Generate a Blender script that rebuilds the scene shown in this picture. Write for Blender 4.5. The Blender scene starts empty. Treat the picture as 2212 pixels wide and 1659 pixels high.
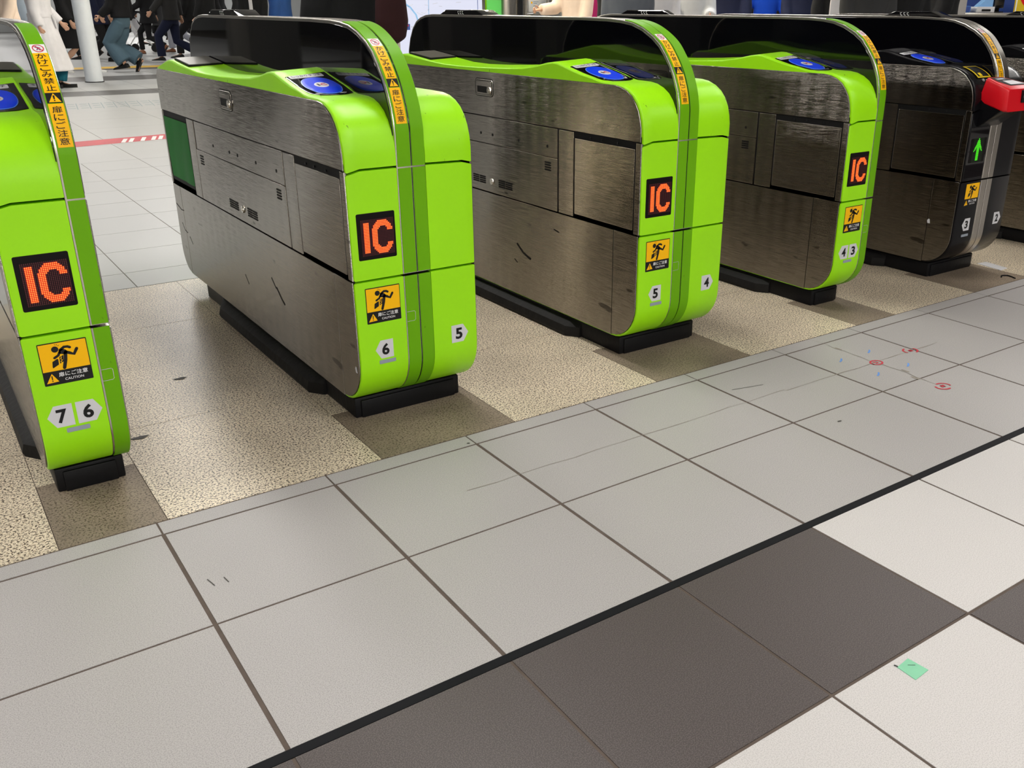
import bpy, bmesh, math, random
from mathutils import Vector, Matrix, noise
random.seed(7)
SC = bpy.context.scene
COL = SC.collection
PI = math.pi
DG = bpy.context.evaluated_depsgraph_get

# ------------------------------------------------------------------ helpers
MAPX = lambda u, v, a: (a, u, v)      # outline in the yz plane, extruded along x
MAPY = lambda u, v, a: (u, a, v)      # outline in the xz plane, extruded along y
MAPZ = lambda u, v, a: (u, v, a)      # outline in the xy plane, extruded along z


def srgb(r, g, b):
    f = lambda c: (c / 255) / 12.92 if c <= 10 else ((c / 255 + .055) / 1.055) ** 2.4
    return (f(r), f(g), f(b), 1)


def inset(poly, d):
    n = len(poly)
    ar = sum(poly[i][0] * poly[(i + 1) % n][1] - poly[(i + 1) % n][0] * poly[i][1] for i in range(n))
    s = 1 if ar > 0 else -1
    out = []
    for i in range(n):
        p0, p, p1 = poly[i - 1], poly[i], poly[(i + 1) % n]
        a = Vector((p[0] - p0[0], p[1] - p0[1])); b = Vector((p1[0] - p[0], p1[1] - p[1]))
        if a.length < 1e-9: a = b
        if b.length < 1e-9: b = a
        a.normalize(); b.normalize()
        na = Vector((-a.y, a.x)) * s; nb = Vector((-b.y, b.x)) * s
        m = na + nb
        k = m.dot(na)
        m = m / max(k, .35) if m.length > 1e-6 else na
        out.append((p[0] + m.x * d, p[1] + m.y * d))
    return out


def arc(cx, cy, r, a0, a1, n=8, ry=None):
    ry = r if ry is None else ry
    return [(cx + r * math.cos(math.radians(a0 + (a1 - a0) * i / n)), cy + ry * math.sin(math.radians(a0 + (a1 - a0) * i / n))) for i in range(n + 1)]


def rect(u0, u1, v0, v1, r=0, n=4):
    if r <= 0: return [(u0, v0), (u1, v0), (u1, v1), (u0, v1)]
    return arc(u1 - r, v0 + r, r, -90, 0, n) + arc(u1 - r, v1 - r, r, 0, 90, n) + arc(u0 + r, v1 - r, r, 90, 180, n) + arc(u0 + r, v0 + r, r, 180, 270, n)


def stroke(pts, w, n=5):
    """outline polygon of a thick open polyline with round caps"""
    L, R = [], []
    P = [Vector(p) for p in pts]
    for i, p in enumerate(P):
        d = (P[min(i + 1, len(P) - 1)] - P[max(i - 1, 0)]).normalized()
        nrm = Vector((-d.y, d.x)) * w / 2
        L.append(p + nrm); R.append(p - nrm)
    d1 = (P[-1] - P[-2]).normalized(); a1 = math.degrees(math.atan2(d1.y, d1.x))
    d0 = (P[0] - P[1]).normalized(); a0 = math.degrees(math.atan2(d0.y, d0.x))
    out = [tuple(p) for p in R] + arc(P[-1].x, P[-1].y, w / 2, a1 - 90, a1 + 90, n)[1:-1] + [tuple(p) for p in reversed(L)] + arc(P[0].x, P[0].y, w / 2, a0 - 90, a0 + 90, n)[1:-1]
    return out


class MB:
    def __init__(self):
        self.v = []; self.f = []; self.m = []; self.c = set()

    def add(self, vs, fs, mi=0):
        o = len(self.v)
        self.v += [tuple(p) for p in vs]
        self.f += [tuple(i + o for i in f) for f in fs]
        self.m += [mi] * len(fs)
        return self

    def loft(self, rings, cap=True, mi=0):
        n = len(rings[0]); vs = [p for r in rings for p in r]; fs = []
        for k in range(len(rings) - 1):
            for i in range(n):
                j = (i + 1) % n
                fs.append((k * n + i, k * n + j, (k + 1) * n + j, (k + 1) * n + i))
        if cap:
            fs.append(tuple(range(n))); fs.append(tuple((len(rings) - 1) * n + i for i in range(n)))
            self.c |= {len(self.f) + len(fs) - 1, len(self.f) + len(fs) - 2}
        return self.add(vs, fs, mi)

    def prism(self, poly, a0, a1, mp=MAPX, bev=0, bev0=None, mi=0):
        """extrude an outline; bev rounds the a1 end, bev0 the a0 end"""
        bev0 = bev if bev0 is None else bev0
        s = 1 if a1 > a0 else -1
        st = []
        if bev0: st += [(a0, bev0), (a0 + s * bev0 * .3, bev0 * .3), (a0 + s * bev0, 0)]
        else: st += [(a0, 0)]
        if bev: st += [(a1 - s * bev, 0), (a1 - s * bev * .3, bev * .3), (a1, bev)]
        else: st += [(a1, 0)]
        return self.loft([[mp(u, v, a) for u, v in (inset(poly, d) if d else poly)] for a, d in st], mi=mi)

    def box(self, x0, x1, y0, y1, z0, z1, bev=0, mi=0):
        return self.prism(rect(x0, x1, y0, y1, min(bev, (x1 - x0) * .45, (y1 - y0) * .45) if bev else 0, 2), z0, z1, MAPZ, min(bev, (z1 - z0) * .45), mi=mi)

    def flat(self, poly, a, mp=MAPY, mi=0):
        return self.add([mp(u, v, a) for u, v in poly], [tuple(range(len(poly)))], mi)

    def tube(self, pts, rad, n=12, ry=None, cap=True, mi=0):
        """tube along points; rad a number or list"""
        P = [Vector(p) for p in pts]
        rad = rad if isinstance(rad, (list, tuple)) else [rad] * len(P)
        rings = []; up = None
        for i, p in enumerate(P):
            d = (P[min(i + 1, len(P) - 1)] - P[max(i - 1, 0)]).normalized()
            if up is None:
                up = Vector((0, 0, 1)) if abs(d.z) < .9 else Vector((1, 0, 0))
            a = d.cross(up).normalized(); up = a.cross(d).normalized()
            r = rad[i]; r1, r2 = (r if isinstance(r, (tuple, list)) else (r, r))
            rings.append([tuple(p + a * math.cos(2 * PI * k / n) * r1 + up * math.sin(2 * PI * k / n) * r2) for k in range(n)])
        return self.loft(rings, cap, mi)

    def build(self, name, mat, parent=None, off=(0, 0, 0), smooth=35, recalc=True):
        me = bpy.data.meshes.new(name)
        me.from_pydata([(x - off[0], y - off[1], z - off[2]) for x, y, z in self.v], [], self.f)
        mats = mat if isinstance(mat, (list, tuple)) else [mat]
        for m in mats: me.materials.append(m)
        if len(mats) > 1: me.polygons.foreach_set('material_index', self.m)
        if recalc:
            bm = bmesh.new(); bm.from_mesh(me)
            bmesh.ops.recalc_face_normals(bm, faces=bm.faces)
            bm.to_mesh(me); bm.free()
        if smooth:
            me.polygons.foreach_set('use_smooth', [True] * len(me.polygons))
            me.set_sharp_from_angle(angle=math.radians(smooth))
            for i in self.c: me.polygons[i].use_smooth = False
        me.update()
        o = bpy.data.objects.new(name, me); COL.objects.link(o)
        if parent: o.parent = parent
        return o


def tag(o, label=None, cat=None, group=None, kind=None):
    for k, v in (('label', label), ('category', cat), ('group', group), ('kind', kind)):
        if v: o[k] = v
    return o


def thing(name, loc, label, cat, group=None, rz=0):
    o = bpy.data.objects.new(name, None); COL.objects.link(o)
    o.location = loc; o.rotation_euler = (0, 0, rz); o.empty_display_size = .1
    return tag(o, label, cat, group)


# ------------------------------------------------------------------ lettering
_TC = bpy.data.curves.new('lettering', 'FONT'); _TO = bpy.data.objects.new('lettering', _TC); COL.objects.link(_TO)
_cache = {}


def glyphs(s, bold=0.0):
    """2-D triangles of a piece of text, scaled so that its box is known"""
    k = (s, bold)
    if k not in _cache:
        _TC.body = s; _TC.offset = bold; _TC.resolution_u = 3
        bpy.context.view_layer.update()
        me = bpy.data.meshes.new_from_object(_TO.evaluated_get(DG()))
        vs = [(p.co.x, p.co.y) for p in me.vertices]; fs = [tuple(p.vertices) for p in me.polygons]
        bpy.data.meshes.remove(me)
        _cache[k] = (vs, fs)
    return _cache[k]


def letter(mb, s, u0, u1, v0, v1, fn, bold=0.0, keep=False, mi=0):
    """fit text into the box u0..u1 (left to right) x v0..v1 (down to up); fn maps (u, v) to 3-D"""
    vs, fs = glyphs(s, bold)
    ax, bx = min(p[0] for p in vs), max(p[0] for p in vs); ay, by = min(p[1] for p in vs), max(p[1] for p in vs)
    ku = (u1 - u0) / max(bx - ax, 1e-6); kv = (v1 - v0) / max(by - ay, 1e-6)
    if keep:
        k = min(ku, kv); cu, cv = (u0 + u1) / 2, (v0 + v1) / 2
        mb.add([fn(cu + (x - (ax + bx) / 2) * k, cv + (y - (ay + by) / 2) * k) for x, y in vs], fs, mi)
    else:
        mb.add([fn(u0 + (x - ax) * ku, v0 + (y - ay) * kv) for x, y in vs], fs, mi)
    return mb


# ------------------------------------------------------------------ materials
def nt(name):
    m = bpy.data.materials.new(name); m.use_nodes = True
    t = m.node_tree; b = t.nodes['Principled BSDF']
    return m, t, b


def N(t, typ, **kw):
    n = t.nodes.new(typ)
    for k, v in kw.items():
        if k in n.inputs.keys() and not hasattr(n, k): n.inputs[k].default_value = v
        elif hasattr(n, k): setattr(n, k, v)
        else: n.inputs[k].default_value = v
    return n


def plain(name, col, rough=.5, metal=0, spec=.5, coat=0, var=0.06, scale=30, bump=0, bscale=200, sheen=0, ior=None):
    """principled with a little procedural variation of colour"""
    m, t, b = nt(name)
    tc = N(t, 'ShaderNodeTexCoord'); nz = N(t, 'ShaderNodeTexNoise', Scale=scale, Detail=4.0)
    t.links.new(tc.outputs['Object'], nz.inputs['Vector'])
    mx = N(t, 'ShaderNodeMix', data_type='RGBA')
    c = Vector(col[:3])
    mx.inputs[6].default_value = (*(c * (1 - var)), 1); mx.inputs[7].default_value = (*(c * (1 + var)), 1)
    t.links.new(nz.outputs['Fac'], mx.inputs[0]); t.links.new(mx.outputs[2], b.inputs['Base Color'])
    b.inputs['Roughness'].default_value = rough; b.inputs['Metallic'].default_value = metal
    b.inputs['Specular IOR Level'].default_value = spec; b.inputs['Coat Weight'].default_value = coat
    b.inputs['Coat Roughness'].default_value = .08
    if ior: b.inputs['IOR'].default_value = ior
    if sheen: b.inputs['Sheen Weight'].default_value = sheen
    if bump:
        n2 = N(t, 'ShaderNodeTexNoise', Scale=bscale, Detail=3.0); t.links.new(tc.outputs['Object'], n2.inputs['Vector'])
        bp = N(t, 'ShaderNodeBump', Strength=bump, Distance=.004); t.links.new(n2.outputs['Fac'], bp.inputs['Height']); t.links.new(bp.outputs['Normal'], b.inputs['Normal'])
    return m


def emit(name, col, strength):
    m, t, b = nt(name)
    b.inputs['Base Color'].default_value = (0, 0, 0, 1); b.inputs['Roughness'].default_value = .6
    b.inputs['Emission Color'].default_value = (*col[:3], 1); b.inputs['Emission Strength'].default_value = strength
    return m


def steel(name, base, rough, aniso=.75, grain='y'):
    """brushed stainless: fine streaks along y, scuffs and faint smears"""
    m, t, b = nt(name)
    tc = N(t, 'ShaderNodeTexCoord'); mp = N(t, 'ShaderNodeMapping'); mp.inputs['Scale'].default_value = (60, 4.5, 900) if grain == 'y' else (900, 60, 4.5)
    nz = N(t, 'ShaderNodeTexNoise', Scale=1.0, Detail=3.0)
    t.links.new(tc.outputs['Object'], mp.inputs['Vector']); t.links.new(mp.outputs['Vector'], nz.inputs['Vector'])
    big = N(t, 'ShaderNodeTexNoise', Scale=3.2, Detail=3.0); t.links.new(tc.outputs['Object'], big.inputs['Vector'])
    r1 = N(t, 'ShaderNodeMapRange'); r1.inputs['To Min'].default_value = rough - .03; r1.inputs['To Max'].default_value = rough + .03
    t.links.new(big.outputs['Fac'], r1.inputs['Value']); t.links.new(r1.outputs['Result'], b.inputs['Roughness'])
    mx = N(t, 'ShaderNodeMix', data_type='RGBA')
    c = Vector(base[:3]); mx.inputs[6].default_value = (*(c * .88), 1); mx.inputs[7].default_value = (*(c * 1.1), 1)
    cg = N(t, 'ShaderNodeMapRange'); cg.inputs['From Min'].default_value = .3; cg.inputs['From Max'].default_value = .7; t.links.new(nz.outputs['Fac'], cg.inputs['Value'])
    t.links.new(cg.outputs['Result'], mx.inputs[0])
    # scuffs: sparse dark dashes
    mp2 = N(t, 'ShaderNodeMapping'); mp2.inputs['Scale'].default_value = (9, 9, 34); mp2.inputs['Rotation'].default_value = (.5, 0, 0)
    v = N(t, 'ShaderNodeTexNoise', Scale=1.0, Detail=2.0); t.links.new(tc.outputs['Object'], mp2.inputs['Vector']); t.links.new(mp2.outputs['Vector'], v.inputs['Vector'])
    cr = N(t, 'ShaderNodeMapRange'); cr.inputs['From Min'].default_value = .70; cr.inputs['From Max'].default_value = .76; t.links.new(v.outputs['Fac'], cr.inputs['Value'])
    m2 = N(t, 'ShaderNodeMix', data_type='RGBA'); m2.inputs[7].default_value = (*(c * .35), 1)
    t.links.new(cr.outputs['Result'], m2.inputs[0]); t.links.new(mx.outputs[2], m2.inputs[6]); t.links.new(m2.outputs[2], b.inputs['Base Color'])
    b.inputs['Metallic'].default_value = 1
    # brushing: the fine grooves tip the surface up and down only, so reflections smear vertically
    mg = N(t, 'ShaderNodeMapping'); mg.inputs['Scale'].default_value = (500, 14, 16000)
    gn = N(t, 'ShaderNodeTexNoise', Scale=1.0, Detail=0.0); t.links.new(tc.outputs['Object'], mg.inputs['Vector']); t.links.new(mg.outputs['Vector'], gn.inputs['Vector'])
    k1 = N(t, 'ShaderNodeMath', operation='SUBTRACT'); k1.inputs[1].default_value = .5; t.links.new(gn.outputs['Fac'], k1.inputs[0])
    k2 = N(t, 'ShaderNodeMath', operation='MULTIPLY'); k2.inputs[1].default_value = aniso; t.links.new(k1.outputs[0], k2.inputs[0])
    tg = N(t, 'ShaderNodeCombineXYZ'); t.links.new(k2.outputs[0], tg.inputs['Z'])
    ge = N(t, 'ShaderNodeNewGeometry'); ad = N(t, 'ShaderNodeVectorMath', operation='ADD'); t.links.new(ge.outputs['Normal'], ad.inputs[0]); t.links.new(tg.outputs[0], ad.inputs[1])
    nr = N(t, 'ShaderNodeVectorMath', operation='NORMALIZE'); t.links.new(ad.outputs[0], nr.inputs[0]); t.links.new(nr.outputs[0], b.inputs['Normal'])
    return m


def paint(name, col, rough=.35, scuff=(.05, .1, .02), spec=.35):
    """satin painted panel with small dark scuffs"""
    m, t, b = nt(name)
    tc = N(t, 'ShaderNodeTexCoord')
    nz = N(t, 'ShaderNodeTexNoise', Scale=6.0, Detail=5.0); t.links.new(tc.outputs['Object'], nz.inputs['Vector'])
    c = Vector(col[:3]); mx = N(t, 'ShaderNodeMix', data_type='RGBA'); mx.inputs[6].default_value = (*(c * .93), 1); mx.inputs[7].default_value = (*(c * 1.06), 1)
    t.links.new(nz.outputs['Fac'], mx.inputs[0])
    mp2 = N(t, 'ShaderNodeMapping'); mp2.inputs['Scale'].default_value = (60, 60, 22); mp2.inputs['Rotation'].default_value = (0, .6, 0)
    v = N(t, 'ShaderNodeTexNoise', Scale=1.0, Detail=2.0); t.links.new(tc.outputs['Object'], mp2.inputs['Vector']); t.links.new(mp2.outputs['Vector'], v.inputs['Vector'])
    cr = N(t, 'ShaderNodeMapRange'); cr.inputs['From Min'].default_value = .73; cr.inputs['From Max'].default_value = .79; t.links.new(v.outputs['Fac'], cr.inputs['Value'])
    m2 = N(t, 'ShaderNodeMix', data_type='RGBA'); m2.inputs[7].default_value = (*scuff, 1)
    t.links.new(cr.outputs['Result'], m2.inputs[0]); t.links.new(mx.outputs[2], m2.inputs[6]); t.links.new(m2.outputs[2], b.inputs['Base Color'])
    b.inputs['Roughness'].default_value = rough; b.inputs['Specular IOR Level'].default_value = spec
    return m


def tile_mat(name, base, speck, dirt=.12, rough=.42, fine=900, fleck=.45):
    """unglazed porcelain tile: fine speckle and soft wear clouds"""
    m, t, b = nt(name)
    ge = N(t, 'ShaderNodeNewGeometry')
    n1 = N(t, 'ShaderNodeTexNoise', Scale=float(fine), Detail=1.0); n2 = N(t, 'ShaderNodeTexNoise', Scale=1.6, Detail=4.0); n3 = N(t, 'ShaderNodeTexNoise', Scale=480.0, Detail=1.5)
    for n in (n1, n2, n3): t.links.new(ge.outputs['Position'], n.inputs['Vector'])
    c = Vector(base[:3])
    mx = N(t, 'ShaderNodeMix', data_type='RGBA'); mx.inputs[6].default_value = (*(c * (1 - dirt)), 1); mx.inputs[7].default_value = (*(c * (1 + dirt * .5)), 1)
    t.links.new(n2.outputs['Fac'], mx.inputs[0])
    r = N(t, 'ShaderNodeMapRange'); r.inputs['From Min'].default_value = .46; r.inputs['From Max'].default_value = .60
    t.links.new(n3.outputs['Fac'], r.inputs['Value'])
    k = N(t, 'ShaderNodeMath', operation='MULTIPLY'); k.inputs[1].default_value = speck; t.links.new(r.outputs['Result'], k.inputs[0])
    m2 = N(t, 'ShaderNodeMix', data_type='RGBA'); m2.inputs[7].default_value = (*(c * fleck), 1)
    t.links.new(k.outputs[0], m2.inputs[0]); t.links.new(mx.outputs[2], m2.inputs[6]); t.links.new(m2.outputs[2], b.inputs['Base Color'])
    b.inputs['Roughness'].default_value = rough; b.inputs['Specular IOR Level'].default_value = .4
    bp = N(t, 'ShaderNodeBump', Strength=.12, Distance=.0004); t.links.new(n3.outputs['Fac'], bp.inputs['Height']); t.links.new(bp.outputs['Normal'], b.inputs['Normal'])
    return m


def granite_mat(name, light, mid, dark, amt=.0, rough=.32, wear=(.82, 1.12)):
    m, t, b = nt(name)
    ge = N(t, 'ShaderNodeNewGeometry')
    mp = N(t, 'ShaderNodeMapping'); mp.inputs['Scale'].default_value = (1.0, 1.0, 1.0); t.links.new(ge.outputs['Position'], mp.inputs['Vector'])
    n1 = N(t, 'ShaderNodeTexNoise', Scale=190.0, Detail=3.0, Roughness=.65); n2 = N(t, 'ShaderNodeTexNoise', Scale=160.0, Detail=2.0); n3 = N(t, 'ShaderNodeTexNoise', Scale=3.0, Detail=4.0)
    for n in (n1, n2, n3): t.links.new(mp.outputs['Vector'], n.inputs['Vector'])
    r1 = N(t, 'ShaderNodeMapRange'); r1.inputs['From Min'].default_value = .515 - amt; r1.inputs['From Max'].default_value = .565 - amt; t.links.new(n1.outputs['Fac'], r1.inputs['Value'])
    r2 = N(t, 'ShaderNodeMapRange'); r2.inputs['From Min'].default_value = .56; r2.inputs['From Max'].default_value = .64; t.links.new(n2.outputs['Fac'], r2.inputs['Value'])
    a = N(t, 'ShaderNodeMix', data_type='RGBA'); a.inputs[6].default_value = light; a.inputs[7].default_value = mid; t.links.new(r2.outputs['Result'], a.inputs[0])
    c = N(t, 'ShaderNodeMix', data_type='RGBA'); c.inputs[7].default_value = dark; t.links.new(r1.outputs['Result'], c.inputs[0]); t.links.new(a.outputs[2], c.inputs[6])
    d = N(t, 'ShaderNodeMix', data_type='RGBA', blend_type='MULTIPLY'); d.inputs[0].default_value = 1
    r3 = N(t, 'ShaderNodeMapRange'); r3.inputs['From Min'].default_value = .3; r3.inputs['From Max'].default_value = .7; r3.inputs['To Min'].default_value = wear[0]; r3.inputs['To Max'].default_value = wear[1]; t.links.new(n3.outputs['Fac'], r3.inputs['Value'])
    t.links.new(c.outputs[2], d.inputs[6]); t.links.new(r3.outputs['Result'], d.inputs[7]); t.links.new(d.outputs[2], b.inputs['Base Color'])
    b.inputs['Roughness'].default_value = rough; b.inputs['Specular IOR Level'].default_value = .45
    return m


M = dict(
    green=paint('gate green paint', (.335, .80, .003, 1), .36, (.03, .07, .008)),
    dgreen=paint('dark green stripe', (.14, .40, .001, 1), .38, (.03, .06, .01), .2),
    black=paint('gate black paint', (.005, .005, .006, 1), .22, (.03, .03, .03), .22),
    steel=steel('brushed stainless', (.33, .305, .27, 1), .085, 1.25),
    trim=plain('satin trim steel', (.52, .49, .44, 1), .27, 1, var=.03, scale=4),
    bright=plain('polished edge steel', (.75, .72, .66, 1), .22, 1, var=.04),
    acryl=plain('black acrylic panel', (.002, .002, .003, 1), .03, 0, .6, 0, var=.02, ior=1.52),
    plinth=plain('black plinth', (.006, .006, .007, 1), .42, 0, .2, var=.3, scale=8, bump=.2, bscale=60),
    rubber=plain('black rubber', (.010, .0095, .009, 1), .6, 0, .2, var=.4, scale=14, bump=.4, bscale=40),
    gap=plain('gap black', (.004, .004, .004, 1), .6, 0, .2),
    curtain=plain('green vinyl', (.010, .17, .022, 1), .5, 0, .12, var=.12, scale=9),
    blue=plain('blue touch pad', (.0, .045, .80, 1), .35, 0, .25, var=.10, scale=60),
    paleblue=plain('pale blue ring', (.10, .28, .95, 1), .3),
    white=plain('white print', (.80, .80, .80, 1), .45, 0, .4, var=.02),
    offwhite=plain('grey white label', (.62, .62, .64, 1), .45, 0, .4, var=.03),
    tab=plain('grey tab', (.28, .32, .37, 1), .35),
    yellow=plain('warning yellow', (.95, .50, .003, 1), .42, 0, .2, var=.02),
    ink=plain('black ink', (.006, .006, .006, 1), .45, 0, .3),
    redink=plain('red ink', (.62, .02, .05, 1), .45),
    glass=plain('dark display glass', (.14, .13, .105, 1), .3, 0, .4, var=.1, scale=6),
    ledback=plain('dark matrix backing', (.004, .003, .003, 1), .35, 0, .15),
    led_off=plain('unlit diode', (.085, .008, .014, 1), .4, var=.1),
    led_red=emit('lit red glow', (.80, .004, .0), .95),
    led_dot=emit('lit orange diode', (1.0, .36, .05), 1.5),
    led_gdim=plain('unlit green diode', (.01, .03, .008, 1), .4),
    led_grn=emit('lit green glow', (.02, .62, .004), .8),
    led_gdot=emit('lit green diode', (.16, .95, .02), 1.1),
    red=plain('red moulded plastic', (.66, .004, .012, 1), .33, 0, .5, var=.03),
    yframe=plain('yellow moulded frame', (.78, .56, .01, 1), .35),
)

# ------------------------------------------------------------------ ticket gates
# local frame of a gate: x from its left side, y from its front face backwards, z up
DEPTH = 1.795
LOWER = [(0, .419), (0, .193)] + arc(.13, .193, .13, 180, 270, 10)[1:] + arc(1.69, .165, .105, 270, 360, 8, .103) + [(1.785, .419)]
MID = [(0, .425), (DEPTH - .01, .425), (DEPTH, .702), (0, .702)]
FRONT = [(.0, .708), (.0, .74), (.004, .765), (.013, .793), (.028, .818), (.048, .838), (.074, .853), (.104, .863), (.135, .867)]
HUMP = [(.20, .868), (.23, .872), (.26, .881), (.32, .893), (.38, .905), (.42, .914), (.45, .920), (.475, .921), (.51, .917), (.57, .906), (.66, .894), (.80, .885), (.95, .878), (1.10, .874), (1.22, .876), (1.34, .886), (1.45, .896), (1.53, .903), (1.57, .904), (1.60, .901), (1.70, .877), (1.76, .862)]
REAR = [(1.785, .845), (DEPTH, .82), (DEPTH, .708)]
COVER = FRONT + HUMP + REAR
COVER2 = FRONT + [(.20, .868), (.34, .868), (.5, .870), (.75, .874), (.95, .880), (1.15, .893), (1.27, .910), (1.33, .919), (1.37, .920), (1.42, .912), (1.55, .890), (1.66, .868), (1.74, .862)] + REAR
VIS = [(0, .702), (0, .785), (.004, .815), (.012, .846), (.022, .870), (.033, .893), (.05, .920), (.072, .947), (.10, .976), (.135, .999), (.185, 1.022), (.235, 1.036), (.29, 1.043), (.36, 1.047), (.5, 1.049)]
VISB = [(1.56, 1.050), (1.62, 1.046), (1.67, 1.036), (1.71, 1.020), (1.745, .992), (1.775, .95), (1.795, .90), (1.80, .85), (1.80, .702)]
VISOR = VIS + VISB
LOWCURVE = [(0, .419), (0, .193)] + arc(.13, .193, .13, 180, 270, 14)[1:]


def arclen(poly):
    L = [0]
    for a, b in zip(poly, poly[1:]): L.append(L[-1] + math.dist(a, b))
    return L


def dense(poly, k=4):
    """smooth resample by Catmull-Rom"""
    out = []
    for i in range(len(poly) - 1):
        p0, p1, p2, p3 = poly[max(i - 1, 0)], poly[i], poly[i + 1], poly[min(i + 2, len(poly) - 1)]
        for s in range(k):
            t = s / k
            out.append(tuple(.5 * (2 * p1[c] + (p2[c] - p0[c]) * t + (2 * p0[c] - 5 * p1[c] + 4 * p2[c] - p3[c]) * t * t + (3 * p1[c] - p0[c] - 3 * p2[c] + p3[c]) * t ** 3) for c in (0, 1)))
    return out + [poly[-1]]


VISD = dense(VIS, 5)
VLEN = arclen(VISD)


def on_vis(s, h=0.0):
    """point (y, z) at arc length s from the foot of the visor's front edge, h in front of it"""
    s = max(0, min(s, VLEN[-1] - 1e-6)); i = 0
    while VLEN[i + 1] < s: i += 1
    t = (s - VLEN[i]) / (VLEN[i + 1] - VLEN[i])
    a, b = VISD[i], VISD[i + 1]
    d = Vector((b[0] - a[0], b[1] - a[1])).normalized()
    return a[0] + (b[0] - a[0]) * t - d.y * h, a[1] + (b[1] - a[1]) * t + d.x * h


def s_at_z(z):
    for i in range(len(VISD) - 1):
        if VISD[i + 1][1] >= z: return VLEN[i] + (z - VISD[i][1]) / max(1e-6, VISD[i + 1][1] - VISD[i][1]) * (VLEN[i + 1] - VLEN[i])


def strip_along(mb, path, x0, x1, h0, h1, bev=.0012):
    """a plate of width x0..x1 lying along a path (y, z), from height h0 to h1 over it"""
    P = path; n = len(P); rings = []
    for i in range(n):
        a, b = P[max(i - 1, 0)], P[min(i + 1, n - 1)]
        d = Vector((b[0] - a[0], b[1] - a[1])).normalized(); q = (-d.y, d.x)
        at = lambda h: (P[i][0] + q[0] * h, P[i][1] + q[1] * h)
        lo, md, hi = at(h0), at(h1 - bev), at(h1)
        rings.append([(x0, *lo), (x0, *md), (x0 + bev, *hi), (x1 - bev, *hi), (x1, *md), (x1, *lo)])
    return mb.loft(rings)


CBITS = None


def led_bits(kind):
    out = []
    for r in range(24):
        row = ''
        for c in range(24):
            if kind == 'IC':
                on = 2 <= c <= 5 and 2 <= r <= 21
                dx, dz = (c - 15.0) / 7.6, (r - 11.5) / 10.9
                ix, iz = (c - 15.3) / 4.0, (r - 11.5) / 6.9
                if abs(dx) ** 2.7 + abs(dz) ** 2.7 <= 1 and abs(ix) ** 2.7 + abs(iz) ** 2.7 > 1 and not (c > 16 and 7 < r < 16): on = True
            else:
                on = (r <= 12 and abs(c - 11.5) <= .5 + r * .78 and abs(c - 11.5) > 0 and (r <= 6 or abs(c - 11.5) >= (r - 6) * 1.3 or abs(c - 11.5) <= 2.6)) or (abs(c - 11.5) <= 2.6 and 2 <= r <= 21)
            row += '#' if on else '.'
        out.append(row)
    return out


def led_display(par, off, x0, x1, z0, z1, kind, y=-.001):
    """dot matrix sign in the front face"""
    g = kind == 'IC'
    d = MB().prism(rect(x0, x1, z0, z1, .004), .004, y, MAPY, .0008, 0).build('led_display', M['ledback'], par, off)
    bits = led_bits(kind); w, h = x1 - x0, z1 - z0
    if g: ax0, ax1, az0, az1 = x0 + .010, x1 - .005, z0 + .010, z1 - .016
    else: ax0, ax1, az0, az1 = x0 + .018, x1 - .020, z0 - .0, z1 - .0
    px, pz = (ax1 - ax0) / 24, (az1 - az0) / 24
    glow, dots, dim = MB(), MB(), MB()
    for r in range(24):
        for c in range(24):
            cx, cz = ax0 + (c + .5) * px, az1 - (r + .5) * pz
            if bits[r][c] == '#':
                glow.flat(rect(cx - px * .5, cx + px * .5, cz - pz * .5, cz + pz * .5), y - .0006)
                dots.flat(arc(cx, cz, px * .33, 0, 315, 7), y - .0011)
            else:
                dim.flat(rect(cx - px * .26, cx + px * .26, cz - pz * .38, cz + pz * .38), y - .0006)
    glow.build('lit_sign', M['led_red'] if g else M['led_grn'], d, off, 0)
    dots.build('lit_diodes', M['led_dot'] if g else M['led_gdot'], d, off, 0)
    dim.build('unlit_diodes', M['led_off'] if g else M['led_gdim'], d, off, 0)
    return d


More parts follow.
